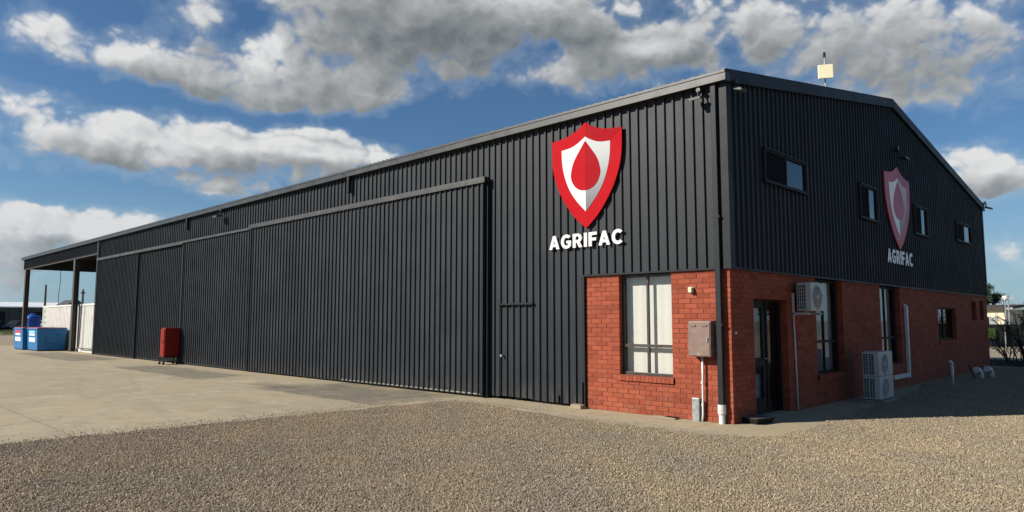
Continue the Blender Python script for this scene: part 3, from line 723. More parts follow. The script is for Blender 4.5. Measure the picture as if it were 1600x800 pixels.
# windows -------------------------------------------------------------------
def window(mp, name, s0, s1, z0, z1, d, frame_mat, glass, bars_s=(), bars_z=(), blind=None, sill=None, blind_d=.10, lab=None, fw=.05):
    """frame at depth d (negative = recessed); panes, mullions, blind and sill as sub-parts"""
    w = tag(link(name, None, shed), lab)
    MB(mp).box(s0, s0 + fw, d - .05, d, z0, z1).box(s1 - fw, s1, d - .05, d, z0, z1).box(s0 + fw, s1 - fw, d - .05, d - .001, z0, z0 + fw).box(s0 + fw, s1 - fw, d - .05, d - .001, z1 - fw, z1).build('frame', frame_mat, w, bevel=.004)
    ss = [s0 + fw] + list(bars_s) + [s1 - fw]; zz = [z0 + fw] + list(bars_z) + [z1 - fw]
    for b in bars_s: MB(mp).box(b - .022, b + .022, d - .048, d - .004, z0 + fw, z1 - fw).build('mullion', frame_mat, w)
    for b in bars_z: MB(mp).box(s0 + fw, s1 - fw, d - .049, d + .002, b - .026, b + .026).build('transom', frame_mat, w)
    for i, (a, b) in enumerate(zip(ss, ss[1:])):
        for c, e in zip(zz, zz[1:]):
            dd = d - .028 - .006 * (i % 2)
            MB(mp).quad((a + .005, dd, c + .005), (b - .005, dd, c + .005), (b - .005, dd, e - .005), (a + .005, dd, e - .005)).build('pane', glass, w)
    if blind:
        for (a, b, c, e, m_) in blind:
            mbb = MB(mp); n = 40
            pts = [(a + (b - a) * i / n, d - blind_d - .0025 * math.sin(i * .9) - .002 * math.sin(i * .37 + 1)) for i in range(n + 1)]
            for (p, dp_), (q, dq) in zip(pts, pts[1:]): mbb.quad((p, dp_, c), (q, dq, c), (q, dq, e), (p, dp_, e))
            mbb.build('curtain', m_, w, smooth=True)
    if sill:
        a, b, c, e = sill; n = round((b - a) / .086); st = (b - a) / n
        MB(mp).box(a + .004, b - .004, -.19, .022, c + .004, e - .006).build('sill_bed', M_MORTAR, w)
        for i in range(n):
            MB(mp).hexa([(a + i * st + .004, -.10, c), (a + (i + 1) * st - .004, -.10, c), (a + (i + 1) * st - .004, .034 + rnd.uniform(-.002, .002), c), (a + i * st + .004, .034, c)],
                        [(a + i * st + .004, -.10, e), (a + (i + 1) * st - .004, -.10, e), (a + (i + 1) * st - .004, .030, e - .012), (a + i * st + .004, .030, e - .012)]).build('sill_brick', M_BRICK, w)
    return w
window(front, 'window', FWIN[0], FWIN[1], .69, 2.53, -.095, M_FRAME, M_GLASS, [-1.545], [1.225], [(-2.09, -1.0, .70, 2.5, M_CURT)], (-2.135, -.955, .585, .69), .14, 'bronze framed window with white curtain')
# glass door in the shade
gd = tag(link('glass_door', None, shed), 'black framed glazed office door')
y0, y1, _, zt_ = GOPEN[0]; ym = y0 + .72
MB(gable).box(y0, y0 + .06, -.20, -.14, 0.02, zt_).box(y1 - .06, y1, -.20, -.14, .02, zt_).box(y0 + .06, y1 - .06, -.20, -.141, zt_ - .07, zt_).build('door_frame', M_BLACK, gd)
MB(gable).box(y0 + .06, y0 + .15, -.19, -.15, .03, zt_ - .07).box(ym - .1, ym, -.19, -.15, .03, zt_ - .07).box(y0 + .15, ym - .1, -.19, -.151, .03, .30).box(y0 + .15, ym - .1, -.19, -.151, .86, 1.02).box(y0 + .15, ym - .1, -.19, -.151, 1.90, zt_ - .07).build('door_leaf', M_BLACK, gd)
MB(gable).box(ym + .06, ym + .11, -.19, -.145, .03, zt_ - .07).build('mullion', M_FRAMEL, gd)
for c, e in ((1.02, 1.90), (.30, .86)): MB(gable).quad((y0 + .15, -.17, c), (ym - .1, -.17, c), (ym - .1, -.17, e), (y0 + .15, -.17, e)).build('pane', M_GLASSD, gd)
MB(gable).quad((ym + .11, -.175, .03), (y1 - .06, -.175, .03), (y1 - .06, -.175, zt_ - .07), (ym + .11, -.175, zt_ - .07)).build('pane', M_GLASSD, gd)
MB(gable).box(y0 + .1, ym - .03, -.24, -.23, .30, .72).build('blind', M_CURT, gd)
MB(gable).box(y0 + .1, ym - .03, -.24, -.23, 1.02, 1.90).build('blind', M_BLIND_GREY, gd)
MB(gable).tube([(ym - .05, -.15, 1.0), (ym - .05, -.10, 1.0), (ym - .13, -.10, 1.0)], .012, 8).build('handle', M_GALV, gd)
MB(gable).box(y0 - .02, y1 + .02, -.2, .06, .002, .022).build('threshold', M_CBLOCK, gd)
for (a, b, c, e), lab in zip(GOPEN[1:4], ('tall dark framed office window beside the wall mounted unit', 'tall dark framed office window behind the two-fan unit', 'squat dark framed window')):
    tall = e == BAND
    window(gable, 'window', a, b, c, e - .04 if tall else e, -.13 if tall else -.11, M_FRAMEL, M_GLASSD, [(a + b) / 2], [c + .65] if tall else [], [(a + .03, b - .03 if tall else (a + b) / 2 - .1, c + .03, e - .06, M_CURT if tall else M_BLIND_GREY)], (a - .03, b + .03, c - .105, c), .12, lab)
for a, b, c, e in GOPEN[4:]:
    window(gable, 'slot_window', a, b, c, e, -.12, M_FRAMEL, M_GLASSD, fw=.04)
for i, (a, b, c, e) in enumerate(UP_WIN):
    w = window(gable, 'upper_window', a, b, c, e, .075, M_FRAMEL, M_GLASSD, [(a + b) / 2], [], None, None, fw=.035)
    MB(gable).box(a - .035, b + .035, .02, .10, e, e + .03).box(a - .035, a - .001, .02, .085, c, e - .001).box(b + .001, b + .035, .02, .085, c, e - .001).box(a - .035, b + .035, .02, .095, c - .03, c - .001).build('flashing', M_FRAMEL, w)
    MB(gable).box(a + .04, (a + b) / 2 - .03, .056, .060, c + .05, e - .05).build('fly_screen', M_SCREENW, w)
    # dark-coloured sheet stands for the room's shade behind the glass
    MB(gable).box(a, b, -.9, -.88, c - .3, e + .2).build('shade_backing', M_DARK, w)
MB().box(-8, -.25, .25, W - .3, 2.62, 2.80).build('added_mezzanine', M_DARK, shed)  # added inner floor and wall that keep the rooms dark behind the panes
MB().box(-4.6, -4.5, .25, W - .3, .01, 2.61).build('added_partition', M_BLIND_GREY, shed)
# downpipe with white socket
dp = link('downpipe', None, shed)
MB(front).box(-.08, .015, .052, .110, .30, EAVE - .15).build('pipe', M_TRIM, dp, bevel=.008)
s = MB(); lathe(s, -.032, -.075, [(.001, .31), (.068, .31), (.068, .17), (.052, .14), (.052, 0.0)], 20)
me = s.mesh('socket', M_PVC); weld(me); link('socket', me, dp)
for z in (1.6, 3.4): MB(front).box(-.10, .035, .0515, .113, z, z + .03).build('strap', M_TRIM, dp)

# ------------------------------------------------------------------ signs
OUT_H = [(0, 1.06), (.21, .93), (.44, .85), (.66, .815), (.87, .803), (.862, .36), (.80, .04), (.675, -.27), (.50, -.55), (.27, -.83), (0, -1.053)]
IN_H = [(0, .768), (.176, .668), (.365, .602), (.605, .583), (.59, .30), (.528, .03), (.415, -.235), (.24, -.48), (0, -.722)]
DROP_H = [(0, .685), (.085, .58), (.175, .465), (.26, .35), (.325, .22), (.362, .08), (.365, .0), (.335, -.10), (.275, -.19), (.195, -.255), (.10, -.292), (0, -.302)]
def smooth_half(h, keep):
    """Catmull-Rom through the outline between kept corners"""
    out = []
    for i in range(len(h) - 1):
        p1, p2 = h[i], h[i + 1]; p0 = h[i - 1] if i > 0 and i not in keep else p1; p3 = h[i + 2] if i + 2 < len(h) and (i + 1) not in keep else p2
        for j in range(4):
            t = j / 4
            out.append(tuple(.5 * (2 * p1[c] + (p2[c] - p0[c]) * t + (2 * p0[c] - 5 * p1[c] + 4 * p2[c] - p3[c]) * t * t + (3 * p1[c] - p0[c] - 3 * p2[c] + p3[c]) * t ** 3) for c in (0, 1)))
    out.append(h[-1]); return out
OUT_S, IN_S, DROP_S = smooth_half(OUT_H, {4}), smooth_half(IN_H, {3}), smooth_half(DROP_H, set())
def arc(cx, cy, rx, ry, a0, a1, n=14):
    return [(cx + rx * math.cos(R(a0 + (a1 - a0) * i / n)), cy + ry * math.sin(R(a0 + (a1 - a0) * i / n))) for i in range(n + 1)]
GLYPH = {
    'A': (.90, [[(0, 0), (.33, 1), (.57, 1), (.90, 0), (.64, 0), (.585, .19), (.315, .19), (.26, 0)], [(.375, .39), (.45, .66), (.525, .39)]]),
    'G': (.88, [arc(.47, .5, .47, .52, 42, 318, 24) + [(.86, .16), (.86, .56), (.47, .56), (.47, .37), (.63, .37), (.63, .27)] + arc(.47, .5, .225, .295, 300, 48, 18)]),
    'R': (.80, [[(0, 0), (0, 1), (.42, 1)] + arc(.42, .675, .335, .325, 82, -60, 12) + [(.80, 0), (.52, 0), (.35, .34), (.25, .34), (.25, 0)], [(.25, .80), (.25, .54), (.40, .54)] + arc(.40, .67, .11, .13, -90, 90, 6)]),
    'I': (.25, [[(0, 0), (0, 1), (.25, 1), (.25, 0)]]),
    'F': (.66, [[(0, 0), (0, 1), (.66, 1), (.66, .785), (.25, .785), (.25, .60), (.60, .60), (.60, .39), (.25, .39), (.25, 0)]]),
    'C': (.84, [arc(.47, .5, .47, .52, 42, 318, 24) + arc(.47, .5, .225, .295, 312, 48, 18)]),
}
def emblem(mp, name, s, z, scx, scz, mats, label, d0):
    red, red2, white, silver = mats
    org = mp(s, d0, z); t = thing(name, org, label, 'sign')
    tr = lambda pts, sg=1: [(s + sg * p[0] * scx, z + p[1] * scz) for p in pts]
    full = lambda h: tr(h) + list(reversed(tr(h[1:-1], -1)))
    def part(nm, loops, a, b, m): return link(nm, outline_mesh(nm, loops, mp, d0 + a, d0 + b, m, org), t)
    part('shield', [tr(OUT_S, -1) + [(s, z - 1.053 * scz)]], .0, .030, red)
    top = [p for p in OUT_S]
    part('shield_half', [tr(OUT_S)], .0, .0301, red)
    part('shield_corner', [tr([(.0, 1.055)] + OUT_S[1:17] + [(.605, .583)] + list(reversed(IN_S[:12])))], .0302, .0322, red2)
    part('inlay', [tr(IN_S, -1)], .0305, .036, white)
    part('inlay_half', [tr(IN_S)], .0335, .0361, silver)
    part('drop', [tr(DROP_S, -1)], .0362, .041, red)
    part('drop_half', [tr(DROP_S)], .0363, .0411, red2)
    return t
def lettering(mp, s0, s1, z, h, mat, label, d0, thick):
    org = mp((s0 + s1) / 2, d0, z); t = thing('lettering_sign', org, label, 'sign')
    word = 'AGRIFAC'; gap = .135
    tot = sum(GLYPH[c][0] for c in word) + gap * (len(word) - 1); sc = (s1 - s0) / tot; x = s0
    for c in word:
        wd, loops = GLYPH[c]
        link('letter', outline_mesh('letter', [[(x + p[0] * sc, z + p[1] * h) for p in lp] for lp in loops], mp, d0, d0 + thick, mat, org), t)
        x += (wd + gap) * sc
SD = CD + RIBH + .012
emblem(front, 'shield_sign', -2.806, 4.53, 1.0, 1.0, (M_RED, M_RED2, M_SWHITE, M_SILVER), 'bright red shield sign with white inlay and red drop on the sunlit long wall', SD)
lettering(front, -3.765, -1.945, 3.115, .275, M_SWHITE, 'bright white raised capital letters below the shield on the sunlit long wall', SD, .03)
emblem(gable, 'shield_sign', 9.131, 4.592, 1.20, 1.035, (M_FRED, M_FRED2, M_FWHITE, M_FSILVER), 'faded dull red shield sign between upper windows on the shaded gable', SD)
lettering(gable, 8.125, 10.245, 3.126, .352, M_FWHITE, 'dull white capital letters below the faded shield on the shaded gable', SD, .008)

# ------------------------------------------------------------------ things fixed to the building
def floodlight(mp, s, d, z, size, label, tilt=.35, mat=M_LENS, sideways=0):
    org = mp(s, d, z); t = thing('floodlight', org, label, 'floodlight', 'floodlights fixed under the eaves')
    MB(mp).box(s - .02 * size, s + .02 * size, d, d + .09 * size, z + .16 * size, z + .2 * size).tube([(s, d + .09 * size, z + .21 * size), (s, d + .1 * size, z + .06 * size)], .018 * size, 8).build('bracket', M_TRIM, t)
    MB(mp).tube([(s, d + .03, z + .22 * size), (s, d + .1 * size, z + .22 * size)], .05 * size, 12).build('sensor', M_GUTTER, t)
    a, b = .13 * size, .05 * size
    c0 = Vector((s + sideways, d + .17 * size, z))
    mb = MB(mp); pts = []
    for k_, th in ((0, 0), (1, .05 * size)):
        for (u, v) in ((-a, -.09 * size), (a, -.09 * size), (a, .09 * size), (-a, .09 * size)):
            pts.append((c0.x + u, c0.y + v * math.cos(tilt) - th * math.sin(tilt) * 0, c0.z - v * math.sin(tilt) + th))
    mb.hexa(pts[:4], pts[4:]).build('housing', M_TRACK, t)
    MB(mp).quad(*[(c0.x + u * .85, c0.y + v * .85 * math.cos(tilt), c0.z - v * .85 * math.sin(tilt) - .004) for (u, v) in ((-a, -.09 * size), (a, -.09 * size), (a, .09 * size), (-a, .09 * size))]).build('lens', mat, t)
    return t
floodlight(front, -.28, .075, 5.46, .8, 'small floodlight under the gutter beside the downpipe on the long wall', .3)
floodlight(gable, .12, .085, 5.54, .8, 'small floodlight on the gable right beside the building corner', .3)
floodlight(front, -19.5, .05, 5.40, 1.3, 'pale twin floodlight under the gutter above the sliding doors', .2, M_WHITE)
floodlight(gable, 9.03, .05, 5.85, 1.3, 'dark floodlight mounted directly above the faded shield sign', .3, M_BLACK)
fl = floodlight(gable, W - .05, .07, 5.72, 1.1, 'small floodlight at the far low end of the gable eave', .3)

ys = thing('wall_light', front(-.57, 0, 2.15), 'small cream wall lamp on the bricks above the meter box', 'lamp')
MB(front).box(-.615, -.53, .003, .02, 2.15, 2.26).build('backplate', M_GALV, ys)
MB(front).box(-.605, -.54, .02, .085, 2.165, 2.25).build('lamp_body', M_YELLOW, ys, bevel=.008)

mbx = thing('meter_box', front(-.34, 0, 1.08), 'brown metal meter box fixed to the red brick wall', 'meter box')
MB(front).hexa([(-.55, .003, 1.085), (-.135, .003, 1.085), (-.135, .205, 1.085), (-.55, .205, 1.085)], [(-.55, .003, 1.685), (-.135, .003, 1.685), (-.135, .195, 1.67), (-.55, .195, 1.67)]).build('cabinet', M_METER, mbx, bevel=.006)
MB(front).hexa([(-.535, .206, 1.10), (-.15, .206, 1.10), (-.15, .216, 1.10), (-.535, .216, 1.10)], [(-.535, .197, 1.655), (-.15, .197, 1.655), (-.15, .207, 1.655), (-.535, .207, 1.655)]).build('door', M_METER, mbx, bevel=.003)
for sx in (-.50, -.29): MB(front).box(sx, sx + .10, .209, .222, 1.585, 1.615).build('louvre', M_METER, mbx)
MB(front).box(-.20, -.18, .214, .232, 1.33, 1.40).build('latch', M_GALV, mbx)
cd = thing('conduit_pipe', front(-.385, .05, 0), 'thin white conduit running from the meter box to the ground', 'pipe')
MB(front).tube([(-.372, .06, 1.09), (-.375, .06, .7), (-.385, .06, .12), (-.40, .06, 0)], .018, 10).build('pipe', M_PVC, cd, smooth=True)
for z in (.25, .62): MB(front).tube([(-.385, .06, z), (-.385, .06, z + .05)], .023, 10).build('coupling', M_PVC, cd)
gv = thing('cable_cover', front(-.5, .05, 0), 'grey galvanised cable cover standing beside the white conduit', 'cable cover')
MB(front).box(-.56, -.43, .003, .11, 0, .385).build('cover', M_GALV, gv, bevel=.006)
MB(front).box(-.56, -.43, .1105, .114, .34, .37).build('rim', M_GALV, gv)
bk = MB(front); bk.hexa([(-3.13, .07, 0), (-2.86, .07, 0), (-2.87, .22, 0), (-3.12, .24, 0)], [(-3.12, .075, .085), (-2.875, .075, .075), (-2.88, .21, .07), (-3.11, .23, .085)])
o = bk.build('concrete_block', M_CBLOCK, None, front(-3, .15, 0), bevel=.01); o.location = front(-3, .15, 0); tag(o, 'worn concrete block on the path where cladding meets brick', 'concrete block')
dr = thing('drain_cover', (-1.05, -.12, 0), 'flat dark drain slab lying on the path below the window', 'drain cover')
MB().box(-1.33, -.84, -.20, -.05, .001, .028).build('slab', M_CBLOCK, dr, bevel=.006)
MB().box(-1.05, -.84, -.195, -.055, .0285, .034).build('grate', M_BLACK, dr)
tr_ = thing('plastic_tray', (.22, .55, 0), 'low black plastic tray on the path beside the brick corner', 'tray')
MB().hexa([(.10, .30, .004), (.42, .22, .004), (.50, .60, .004), (.18, .68, .004)], [(.07, .27, .09), (.45, .18, .09), (.54, .63, .09), (.15, .72, .09)]).build('tub', M_BLACK, tr_)
MB().hexa([(.09, .29, .0905), (.43, .205, .0905), (.515, .61, .0905), (.17, .70, .0905)], [(.09, .29, .096), (.43, .205, .096), (.515, .61, .096), (.17, .70, .096)]).build('lid', material('tray_lid', (.10, .10, .10), .3), tr_)
o = MB(gable).box(.10, .16, .003, .02, 1.46, 1.495).build('bell_push', M_PVC, None, gable(.13, 0, 1.46)); o.location = gable(.13, 0, 1.46); tag(o, 'tiny white bell push on the shaded bricks beside the glass door', 'bell push')

def fan(t, X, yc, zc, r):
    fm = MB(gable)
    for i in range(28):
        a, b = 2 * math.pi * i / 28, 2 * math.pi * (i + 1) / 28
        for r0, r1, d0, d1 in ((r, r * 1.07, X + .012, X + .002), (r * .93, r, X + .008, X + .012)):
            fm.quad((yc + r0 * math.cos(a), d0, zc + r0 * math.sin(a)), (yc + r0 * math.cos(b), d0, zc + r0 * math.sin(b)), (yc + r1 * math.cos(b), d1, zc + r1 * math.sin(b)), (yc + r1 * math.cos(a), d1, zc + r1 * math.sin(a)))
    f = fm.build('fan_ring', M_WHITE, t)
    dk = MB(gable)
    for i in range(28):
        a, b = 2 * math.pi * i / 28, 2 * math.pi * (i + 1) / 28
        dk.quad((yc, X + .002, zc), (yc + r * math.cos(a), X + .002, zc + r * math.sin(a)), (yc + r * math.cos(b), X + .002, zc + r * math.sin(b)))
    dk.build('fan_opening', material('fan_grey', (.16, .16, .155), .6), f)
    gr = MB(gable)
    for q in (.25, .45, .65, .85):
        gr.tube([(yc + r * q * math.cos(2 * math.pi * i / 24), X + .012, zc + r * q * math.sin(2 * math.pi * i / 24)) for i in range(25)], .004, 4, False)
    for i in range(12):
        a = 2 * math.pi * i / 12; gr.tube([(yc + .1 * r * math.cos(a), X + .012, zc + .1 * r * math.sin(a)), (yc + r * math.cos(a), X + .012, zc + r * math.sin(a))], .004, 4, False)
    gr.build('fan_guard', M_WHITE, f)
    MB(gable).tube([(yc, X + .003, zc), (yc, X + .02, zc)], r * .17, 14).build('hub', M_WHITE, f)
    bl = MB(gable)
    for i in range(3):
        a = 2 * math.pi * i / 3 + .4
        bl.quad(*[(yc + rr_ * math.cos(a + da), X + .004 + dd, zc + rr_ * math.sin(a + da)) for rr_, da, dd in ((.15 * r, -.3, 0), (.9 * r, -.1, .0), (.9 * r, .75, .004), (.15 * r, .6, .004))])
    bl.build('fan_blades', material('blade_grey', (.26, .26, .25), .5), f)
def side_grille(t, y, x0, x1, z0, z1, nc, nr):
    g = MB().box(x0, x1, y - .004, y - .001, z0, z1).build('coil', M_BLACK, t)
    mb = MB()
    for i in range(nc + 1): x = x0 + (x1 - x0) * i / nc; mb.box(x - .005, x + .005, y - .018, y - .006, z0, z1)
    for j in range(nr + 1): z = z0 + (z1 - z0) * j / nr; mb.box(x0, x1, y - .016, y - .005, z - .0045, z + .0045)
    mb.build('grille', M_WHITE, g)
ac = thing('air_conditioner', (.14, 2.45, 1.85), 'white air conditioner unit on a bracket high beside the glass door', 'air conditioner')
MB().box(.225, .49, 2.45, 3.13, 1.86, 2.395).build('casing', M_WHITE, ac, bevel=.012)
side_grille(ac, 2.45, .24, .40, 1.90, 2.355, 4, 7); fan(ac, .4905 - GX, 2.74, 2.125, .225)
MB().box(.491, .496, 3.0, 3.11, 2.05, 2.2).build('badge_panel', M_WHITE, ac)
MB().box(.15, .185, 2.39, 2.43, 1.77, 2.20).box(.138, .46, 2.39, 2.43, 1.79, 1.83).box(.138, .46, 3.0, 3.04, 1.79, 1.83).box(.138, .165, 3.0, 3.04, 1.831, 2.2).build('bracket', M_WHITE, ac)
MB().tube([(.165, 2.42, 1.79), (.165, 2.45, 1.0), (.17, 2.47, .02)], .014, 8).build('drain_pipe', M_PVC, ac, smooth=True)
ac = thing('air_conditioner', (.75, 5.25, 0), 'white two-fan air conditioner standing on a low concrete base', 'air conditioner')
MB().box(.55, .878, 4.862, 5.74, .065, .525).build('casing', M_WHITE, ac, bevel=.012)
MB().box(.55, .878, 4.862, 5.74, .530, 1.035).build('casing', M_WHITE, ac, bevel=.012)
for z0, z1 in ((.10, .49), (.57, .99)):
    side_grille(ac, 4.862, .57, .665, z0, z1, 2, 9); side_grille(ac, 4.862, .685, .78, z0, z1, 2, 9)
fan(ac, .8785 - GX, 5.20, .295, .20); fan(ac, .8785 - GX, 5.20, .785, .21)
MB().box(.48, .95, 4.80, 5.80, .001, .05).build('base_slab', M_CBLOCK, ac, bevel=.01)
for y in (4.95, 5.6): MB().box(.56, .87, y, y + .06, .0505, .066).build('foot', M_BLACK, ac)
du = thing('pipe_cover', gable(9.47, 0, 0), 'white L shaped pipe cover on the shaded brick wall behind the two-fan unit', 'pipe cover')
MB(gable).box(9.43, 9.535, .003, .075, .225, 2.02).build('riser', M_PVC, du, bevel=.008)
MB(gable).box(8.2, 9.428, .003, .072, .235, .34).build('run', M_PVC, du, bevel=.008)
MB(gable).hexa([(9.415, .003, 2.0201), (9.55, .003, 2.0201), (9.55, .085, 2.0201), (9.415, .085, 2.0201)], [(9.415, .003, 2.12), (9.55, .003, 2.12), (9.525, .03, 2.10), (9.435, .03, 2.10)]).build('end_cap', M_PVC, du)

# standing pipes on the gravel by the end wall
st = thing('standpipe', (.97, 10.3, 0), 'short white plastic standpipe rising from gravel near the shaded wall', 'pipe')
MB().tube([(.97, 10.3, 0), (.965, 10.29, .59)], .035, 12).build('pipe', M_PVC, st, smooth=True)
MB().tube([(.965, 10.29, .58), (.95, 10.24, .62), (.93, 10.20, .62)], .04, 12).build('cap', M_PVC, st)
for px, py, lab in ((.99, 13.4, 'white plastic vent bend beside the rusty rod'), (1.11, 14.15, 'white plastic vent bend behind the other bend')):
    t = thing('vent_bend', (px, py, 0), lab, 'pipe', 'white pipe bends on the gravel')
    MB().tube([(px, py, 0), (px, py, .13), (px - .01, py - .05, .215), (px - .02, py - .16, .26), (px - .03, py - .34, .275)], [.075, .075, .072, .07, .07], 14).build('bend', M_PVC, t, smooth=True)
    MB().tube([(px - .029, py - .30, .272), (px - .032, py - .40, .28)], .085, 14).build('collar', M_PVC, t)
o = MB().tube([(.93, 13.0, 0), (.9, 12.85, .2), (.86, 12.6, .42)], .022, 8).build('rusty_rod', material('rust', (.12, .03, .02), .8), None, (.93, 13, 0)); o.location = (.93, 13, 0); tag(o, 'thin rusty red rod leaning up from the gravel beside the vent bends', 'rod')

# antenna on the roof
AX, AY = -.5, 6.38; az = roof_z(AY) + .05
an = thing('antenna', (AX, AY, az), 'cream panel antenna on a thin mast standing on the roof edge', 'antenna')
MB().tube([(AX, AY, az - .03), (AX, AY, az + 1.12)], [.022, .016], 8).build('mast', M_GALV, an)
MB().tube([(AX, AY, az + 1.06), (AX, AY, az + 1.18)], .03, 8).build('tip', M_BLACK, an)
MB().box(AX - .08, AX + .08, AY - .08, AY + .08, az - .03, az + .012).box(AX - .035, AX + .035, AY - .035, AY + .035, az + .0121, az + .16).build('mount', M_GALV, an)
d1 = Vector((.86, .51, 0)); pc = Vector((AX + .02, AY - .03, az + .68)); nrm = Vector((.51, -.86, 0))
P_ = lambda u, v, t_: tuple(pc + d1 * u + Vector((0, 0, v)) + nrm * t_)
MB().hexa([P_(-.17, -.17, 0), P_(.17, -.17, 0), P_(.17, -.17, .05), P_(-.17, -.17, .05)], [P_(-.17, .17, 0), P_(.17, .17, 0), P_(.17, .17, .05), P_(-.17, .17, .05)]).build('panel', M_PANEL, an, bevel=.012)
MB().tube([tuple(pc - nrm * .001), (AX, AY, az + .68)], .02, 6).build('clamp', M_GALV, an)

# ------------------------------------------------------------------ yard things
cb = thing('cabinet', (-23.05, -.45, 0), 'tall red metal cabinet on a black frame beside the sliding doors', 'cabinet')
MB().hexa([(-23.27, -.72, .30), (-22.81, -.72, .30), (-22.81, -.17, .30), (-23.27, -.17, .30)], [(-23.25, -.69, 1.40), (-22.82, -.71, 1.40), (-22.80, -.16, 1.40), (-23.26, -.16, 1.40)]).build('body', M_CAB, cb, bevel=.015)
MB().box(-23.22, -22.86, -.735, -.722, .36, 1.34).build('door', M_CAB, cb, bevel=.004)
MB().box(-22.95, -22.92, -.75, -.736, .8, .92).build('handle', M_BLACK, cb)
for lx in (-23.25, -22.84):
    for ly in (-.70, -.20):
        MB().tube([(lx, ly, .3), (lx, ly - .02, .04)], .022, 6).build('leg', M_BLACK, cb)
        MB().tube([(lx - .02, ly - .02, .045), (lx + .02, ly - .02, .045)], .045, 10).build('castor', M_BLACK, cb)
MB().box(-23.29, -22.79, -.74, -.15, .265, .2995).box(-23.26, -22.83, -.71, -.19, .10, .12).build('frame', M_BLACK, cb)

def skip(x0, x1, y0, y1, h, label, stripe):
    t = thing('waste_bin', ((x0 + x1) / 2, (y0 + y1) / 2, 0), label, 'waste bin', 'blue bins beside the canopy')
    i_ = .06
    MB().hexa([(x0 + i_, y0 + i_, .05), (x1 - i_, y0 + i_, .05), (x1 - i_, y1 - i_, .05), (x0 + i_, y1 - i_, .05)], [(x0, y0, h), (x1, y0, h), (x1, y1, h), (x0, y1, h)]).build('tub', M_BIN, t, bevel=.02)
    MB().box(x0 - .03, x1 + .03, y0 - .03, y1 + .03, h - .05, h).build('rim', M_BIN, t)
    MB().hexa([(x0, y0, h + .001), (x1, y0, h + .001), (x1, y1, h + .001), (x0, y1, h + .001)], [(x0 + .05, y0 + .05, h + .05), (x1 - .05, y0 + .05, h + .05), (x1 - .05, y1 - .05, h + .05), (x0 + .05, y1 - .05, h + .05)]).build('lid', material('bin_lid', (.22, .06, .09), .5), t)
    MB().box(x0 + .1, x1 - .1, y0 + .1, y1 - .1, 0, .051).build('skid', M_BLACK, t)
    w = x1 - x0; c = (x0 + x1) / 2
    yy = lambda z: y0 + i_ * (1 - (z - .05) / (h - .05))
    def lab(z0, z1, wd, m_): MB().hexa([(c - wd, yy(z0) - .004, z0), (c + wd, yy(z0) - .004, z0), (c + wd, yy(z0) - .012, z0), (c - wd, yy(z0) - .012, z0)], [(c - wd, yy(z1) - .004, z1), (c + wd, yy(z1) - .004, z1), (c + wd, yy(z1) - .012, z1), (c - wd, yy(z1) - .012, z1)]).build('sticker', m_, t)
    lab(.98, 1.12, w * .28, stripe); lab(.84, .96, w * .28, material('sticker_mid', (.60, .62, .66), .5)); lab(.50, .74, w * .30, M_SWHITE)
    # side hook frame and lifting bar
    xs = lambda z: x1 - i_ * (1 - (z - .05) / (h - .05)) + .02
    MB().tube([(xs(.85), y0 + .45, .85), (xs(.45), y0 + .5, .45), (xs(.45), y0 + 1.0, .45)], .025, 6).build('side_bar', M_BIN, t)
    MB().tube([(xs(.8), y0 + 1.0, .8), (xs(1.0), y0 + 1.1, 1.0)], .025, 6).build('side_bar', M_BIN, t)
    return t
skip(-42.55, -40.25, -1.24, .20, 1.24, 'blue metal waste bin with pale blue and white stickers nearer the canopy post', material('sticker_blue', (.22, .55, .75), .5))
skip(-45.1, -42.8, -1.42, .25, 1.24, 'blue metal waste bin with a red and white sticker', material('sticker_red', (.62, .03, .08), .5))

def container(x0, x1, y0, y1, h, label):
    t = thing('shipping_container', ((x0 + x1) / 2, (y0 + y1) / 2, 0), label, 'container')
    mb = MB(); x = x0 + .12; seq = ((.072, 0), (.07, 1), (.072, 1), (.07, 0)); dep = 0
    pts = [(x, 0)]
    while x < x1 - .3:
        for dx, d_ in ((.11, 0), (.045, .036), (.09, .036), (.045, 0)):
            x += dx; pts.append((x, d_))
    pts.append((x1 - .12, 0))
    for (a, da), (b, db) in zip(pts, pts[1:]): mb.quad((a, y0 + .03 + da, .16), (b, y0 + .03 + db, .16), (b, y0 + .03 + db, h - .1), (a, y0 + .03 + da, h - .1))
    mb.build('side_panel', M_CONTAINER, t)
    MB().box(x0, x1, y0, y0 + .08, 0.0, .159).build('bottom_rail', M_CONTAINER, t); MB().box(x0, x1, y0, y0 + .08, h - .099, h).build('top_rail', M_CONTAINER, t)
    for xx in (x0, x1 - .12):
        MB().box(xx, xx + .12, y0 - .003, y0 + .12, .0, h + .002).build('corner_post', M_CONTAINER, t)
    MB().box(x0 + .02, x1 - .02, y0 + .12, y1, .05, h - .02).build('body', M_CONTAINER, t)
    for k_ in range(3): MB().box(x0 + .35, x0 + .62, y0 + .022, y0 + .029, 2.2 - k_ * .35, 2.32 - k_ * .35).build('vent', M_GALV, t)
container(-46.55, -34.42, .32, 2.75, 2.59, 'long weathered white shipping container under the canopy')
pp = thing('bent_pipe', (-37.9, .2, 0), 'dark bent pipe standing against the white container beside the canopy post', 'pipe')
MB().tube([(-37.75, .22, 2.6), (-37.8, .2, .5), (-37.75, .18, .22), (-37.4, .18, .2), (-34.7, .2, .22)], .03, 8).build('pipe', M_STEEL, pp, smooth=True)
MB().tube([(-37.9 + .13 * math.cos(a * .5), .16, .13 + .12 * math.sin(a * .5)) for a in range(13)], .025, 6).build('hoop', M_STEEL, pp)
tk = thing('water_tank', (-56.5, 1.85, 0), 'round bright blue plastic tank behind the bins', 'tank')
